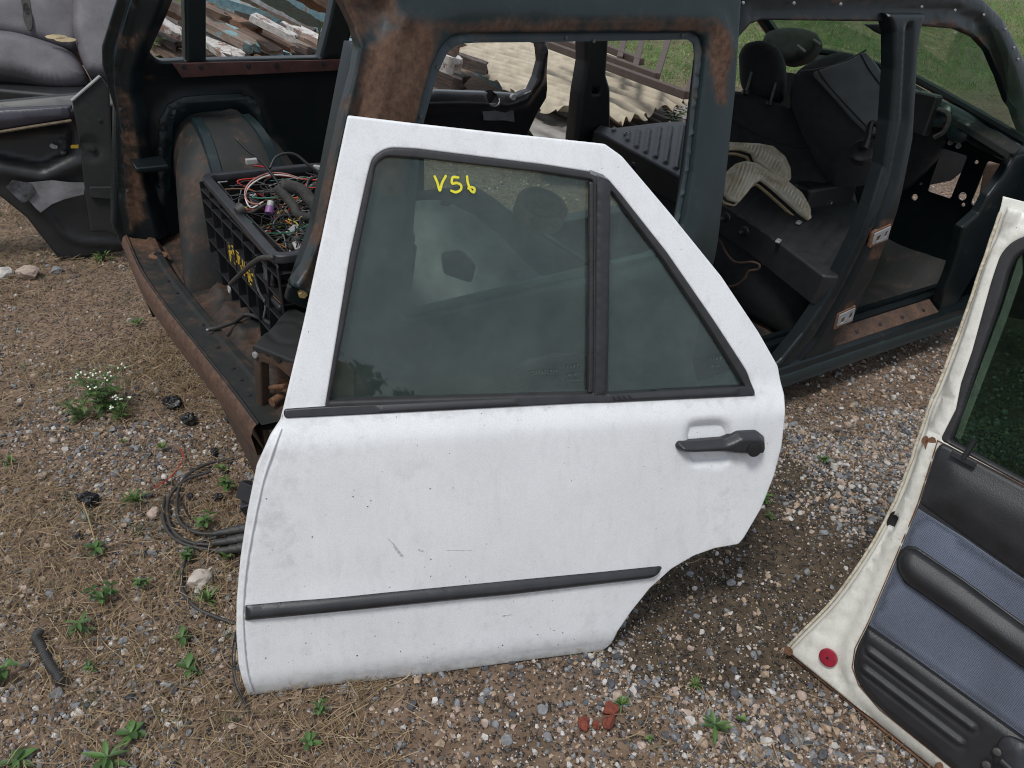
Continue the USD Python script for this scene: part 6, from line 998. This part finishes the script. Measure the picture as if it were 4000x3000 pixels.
# ------------------------------------------------------------------ gravel, dry straw and grass
def inview(p, m=1.32):
    d = p - EYE; z = d @ _F; x, y = FPX * (d @ _R) / z, FPX * (d @ _U) / z; return (z > .2) & (np.abs(x) < 1106 * m) & (np.abs(y) < 830 * m)
r_ = np.random.default_rng(11)
def quats(n, flat=True):
    if flat: a = r_.uniform(0, np.pi, n); t = r_.normal(0, .25, (n, 2)); q = np.c_[t, np.sin(a), np.cos(a)]
    else: q = r_.normal(size=(n, 4))
    return q / np.linalg.norm(q, axis=1, keepdims=True)
def field(n, x0, x1, y0, y1, dens, car_ok=False):
    p = np.c_[r_.uniform(x0, x1, n), r_.uniform(y0, y1, n)]; c = tocar(np.c_[p, 0 * p[:, 0]]); keep = r_.uniform(size=n) < dens(p[:, 0], p[:, 1])
    if not car_ok: keep &= ~((c[:, 0] > .15) & (c[:, 0] < 3.0) & (c[:, 1] > .12) & (c[:, 1] < 1.42))
    p = p[keep]; P = np.c_[p, gz(p[:, 0], p[:, 1])]; return P[inview(P)]
def chip(sd):
    """A crushed stone: the hull of a few points."""
    r = np.random.default_rng(sd); p = np.array([unit(x) for x in r.normal(size=(15, 3))]) * r.uniform(.78, 1.05, (15, 1)) * V(1, r.uniform(.75, 1), r.uniform(.6, .8)); h = trimesh.convex.convex_hull(p); return np.array(h.vertices), np.array(h.faces)
def gravel_d(x, y):
    n = meshkit.fbm(np.c_[x * 2.6, y * 2.6, 0 * x], 3, 4); right = sstep(x + .5 * (n - .5), -.45, .1); m = moss(np.c_[x, y]) + 1.2 * (n - .5)
    patch = sstep(meshkit.fbm(np.c_[x * 3.4, y * 3.4, 0 * x + 5], 3, 14), .40, .58); d = (.42 + .58 * right) * (.22 + .78 * patch) * (1 - .86 * sstep(m, .22, .7)); return np.clip(d * (1 - .85 * sstep(y, 4.5, 7)), 0, 1)
P = np.vstack([field(150000, -2.2, 2.8, .6, 2.4, gravel_d), field(110000, -5, 3, 2.4, 6.5, gravel_d)])
n = len(P); sz = np.clip(np.exp(r_.normal(math.log(.0048), .48, n)), .0025, .017); P[:, 2] += sz * .25
mats_ = ['stone_white', 'stone_grey', 'stone_dark', 'stone_tan', 'stone_pink', 'stone_grey', 'stone_white', 'stone_tan']; protos = [(chip(200 + i), m) for i, m in enumerate(mats_)]
scatter('gravel', protos, P, r_.choice(8, n, p=[.12, .18, .18, .16, .11, .14, .04, .07]), quats(n), np.c_[sz, sz * r_.uniform(.75, 1.1, n), sz * r_.uniform(.7, 1.1, n)], 'grey and white crushed gravel strewn over the soil', 'gravel')
P = np.vstack([field(90000, -1.6, 1.7, .65, 2.4, lambda x, y: .25 + .55 * gravel_d(x, y))]); n = len(P); sz = r_.uniform(.0012, .003, n)
scatter('fine_grit', [(rock(1.0, 300 + i, .8, 1), m) for i, m in enumerate(('stone_white', 'stone_grey', 'stone_dark', 'stone_tan', 'stone_pink'))], P, r_.choice(5, n, p=[.16, .2, .24, .22, .18]), quats(n), np.c_[sz, sz, sz], 'fine grit and crumbs of stone between the gravel', 'grit')
# stones big enough to pick out singly
P = field(900, -1.3, 1.6, .7, 2.3, gravel_d)
def ok_(p):
    d = p - EYE; z = d @ _F; return (z > 0)
idx = r_.choice(len(P), min(120, len(P)), False); smat = ['stone_white', 'stone_grey', 'stone_dark', 'stone_tan', 'stone_pink']; first = {}
words = dict(stone_white='whitish', stone_grey='grey', stone_dark='dark', stone_tan='tan', stone_pink='pinkish')
for j, i in enumerate(idx):
    m = smat[j % 5]; r0 = r_.uniform(.009, .0145); key = (m, j // 5 % 3); lb = words[m] + ' angular stone lying loose among the finer gravel'; g = 'loose ' + words[m] + ' stones in the gravel'
    if key not in first:
        t = thing('loose_stone', lb, 'stone', P[i] + V(0, 0, .004), g); vv, f = rock(.014, 400 + j, .7, 2); obj('stone', (vv + P[i] + V(0, 0, .004), f), m, t, 28); first[key] = t
    else: dup(first[key], P[i] + V(0, 0, .003), float(r_.uniform(0, 360)), r0 / .014, lb, g, 'stone')
def blade(L, w, bend, sd):
    r = np.random.default_rng(sd); t = np.linspace(0, 1, 5); y = bend * L * np.sin(t * np.pi) ; z = .12 * L * np.sin(t * np.pi * r.uniform(.6, 1)) ; x = L * (t - .5); a = np.c_[x, y + w / 2, z]; b = np.c_[x, y - w / 2, z + w * .3]; i = np.arange(4); return np.vstack([a, b]), np.vstack([np.c_[i, i + 5, i + 1], np.c_[i + 1, i + 5, i + 6]])
def straw_d(x, y):
    n = meshkit.fbm(np.c_[x * 2.2, y * 2.2, 0 * x + 9], 3, 24); left = sstep(-x + .6 * (n - .5), -.15, .5); low = sstep(-y, -1.05, -.85) * .35; return np.clip(sstep(n, .33, .60) * (.12 + .88 * left + low) + .16 * left, 0, 1)
P = np.vstack([field(52000, -2.2, 2.2, .6, 2.4, straw_d), field(80000, -4, .5, 2.2, 5, straw_d)]); n = len(P); P[:, 2] += r_.uniform(.002, .012, n); sc = r_.uniform(.5, 1.7, n)
scatter('dry_straw', [(blade(.05, .0014, b, 500 + i), 'straw') for i, b in enumerate((.02, .12, .2, -.1, .05))], P, r_.integers(0, 5, n), quats(n), np.c_[sc, np.ones(n), sc], 'dry straw and dead grass lying over the soil', 'straw')
# upright dead grass in tufts
def tuft(nb, H, w, sd, spread):
    r = np.random.default_rng(sd); return cat_([leaf(H * r.uniform(.5, 1), w, r.uniform(.1, .6), r.uniform(0, 6.28), r.uniform(.7, 1.4), (*(r.normal(0, spread, 2)), 0), 4, fold=.1) for _ in range(nb)])
def tuft_d(x, y): return .75 * straw_d(x, y) * sstep(-x, .0, .4)
P = np.vstack([field(900, -1.4, .2, .65, 2.4, tuft_d), field(2600, -4, 0, 2.2, 5.0, lambda x, y: .9 * straw_d(x, y))]); n = len(P); sc = r_.uniform(.5, 1.2, n)
scatter('dry_grass', [(tuft(12, .06, .0018, 600 + i, .012), m) for i, m in enumerate(('straw', 'straw', 'leaf_dark'))], P, r_.choice(3, n, p=[.45, .35, .2]), quats(n), np.c_[sc, sc, sc], 'tufts of dry grass standing in the soil', 'dry grass')
P = field(60000, -6, 14, 5.5, 22, lambda x, y: green(np.c_[x, y, 0 * x]) * np.clip(1.15 - (y - 5) / 20, .15, 1), True); n = len(P); sc = r_.uniform(.6, 1.6, n)
scatter('grass', [(tuft(9, .11, .006, 700 + i, .05), m) for i, m in enumerate(('grass', 'leaf2', 'grass', 'straw'))], P, r_.choice(4, n, p=[.36, .24, .26, .14]), quats(n), np.c_[sc, sc, sc], 'green grass of the field behind the shell', 'grass')
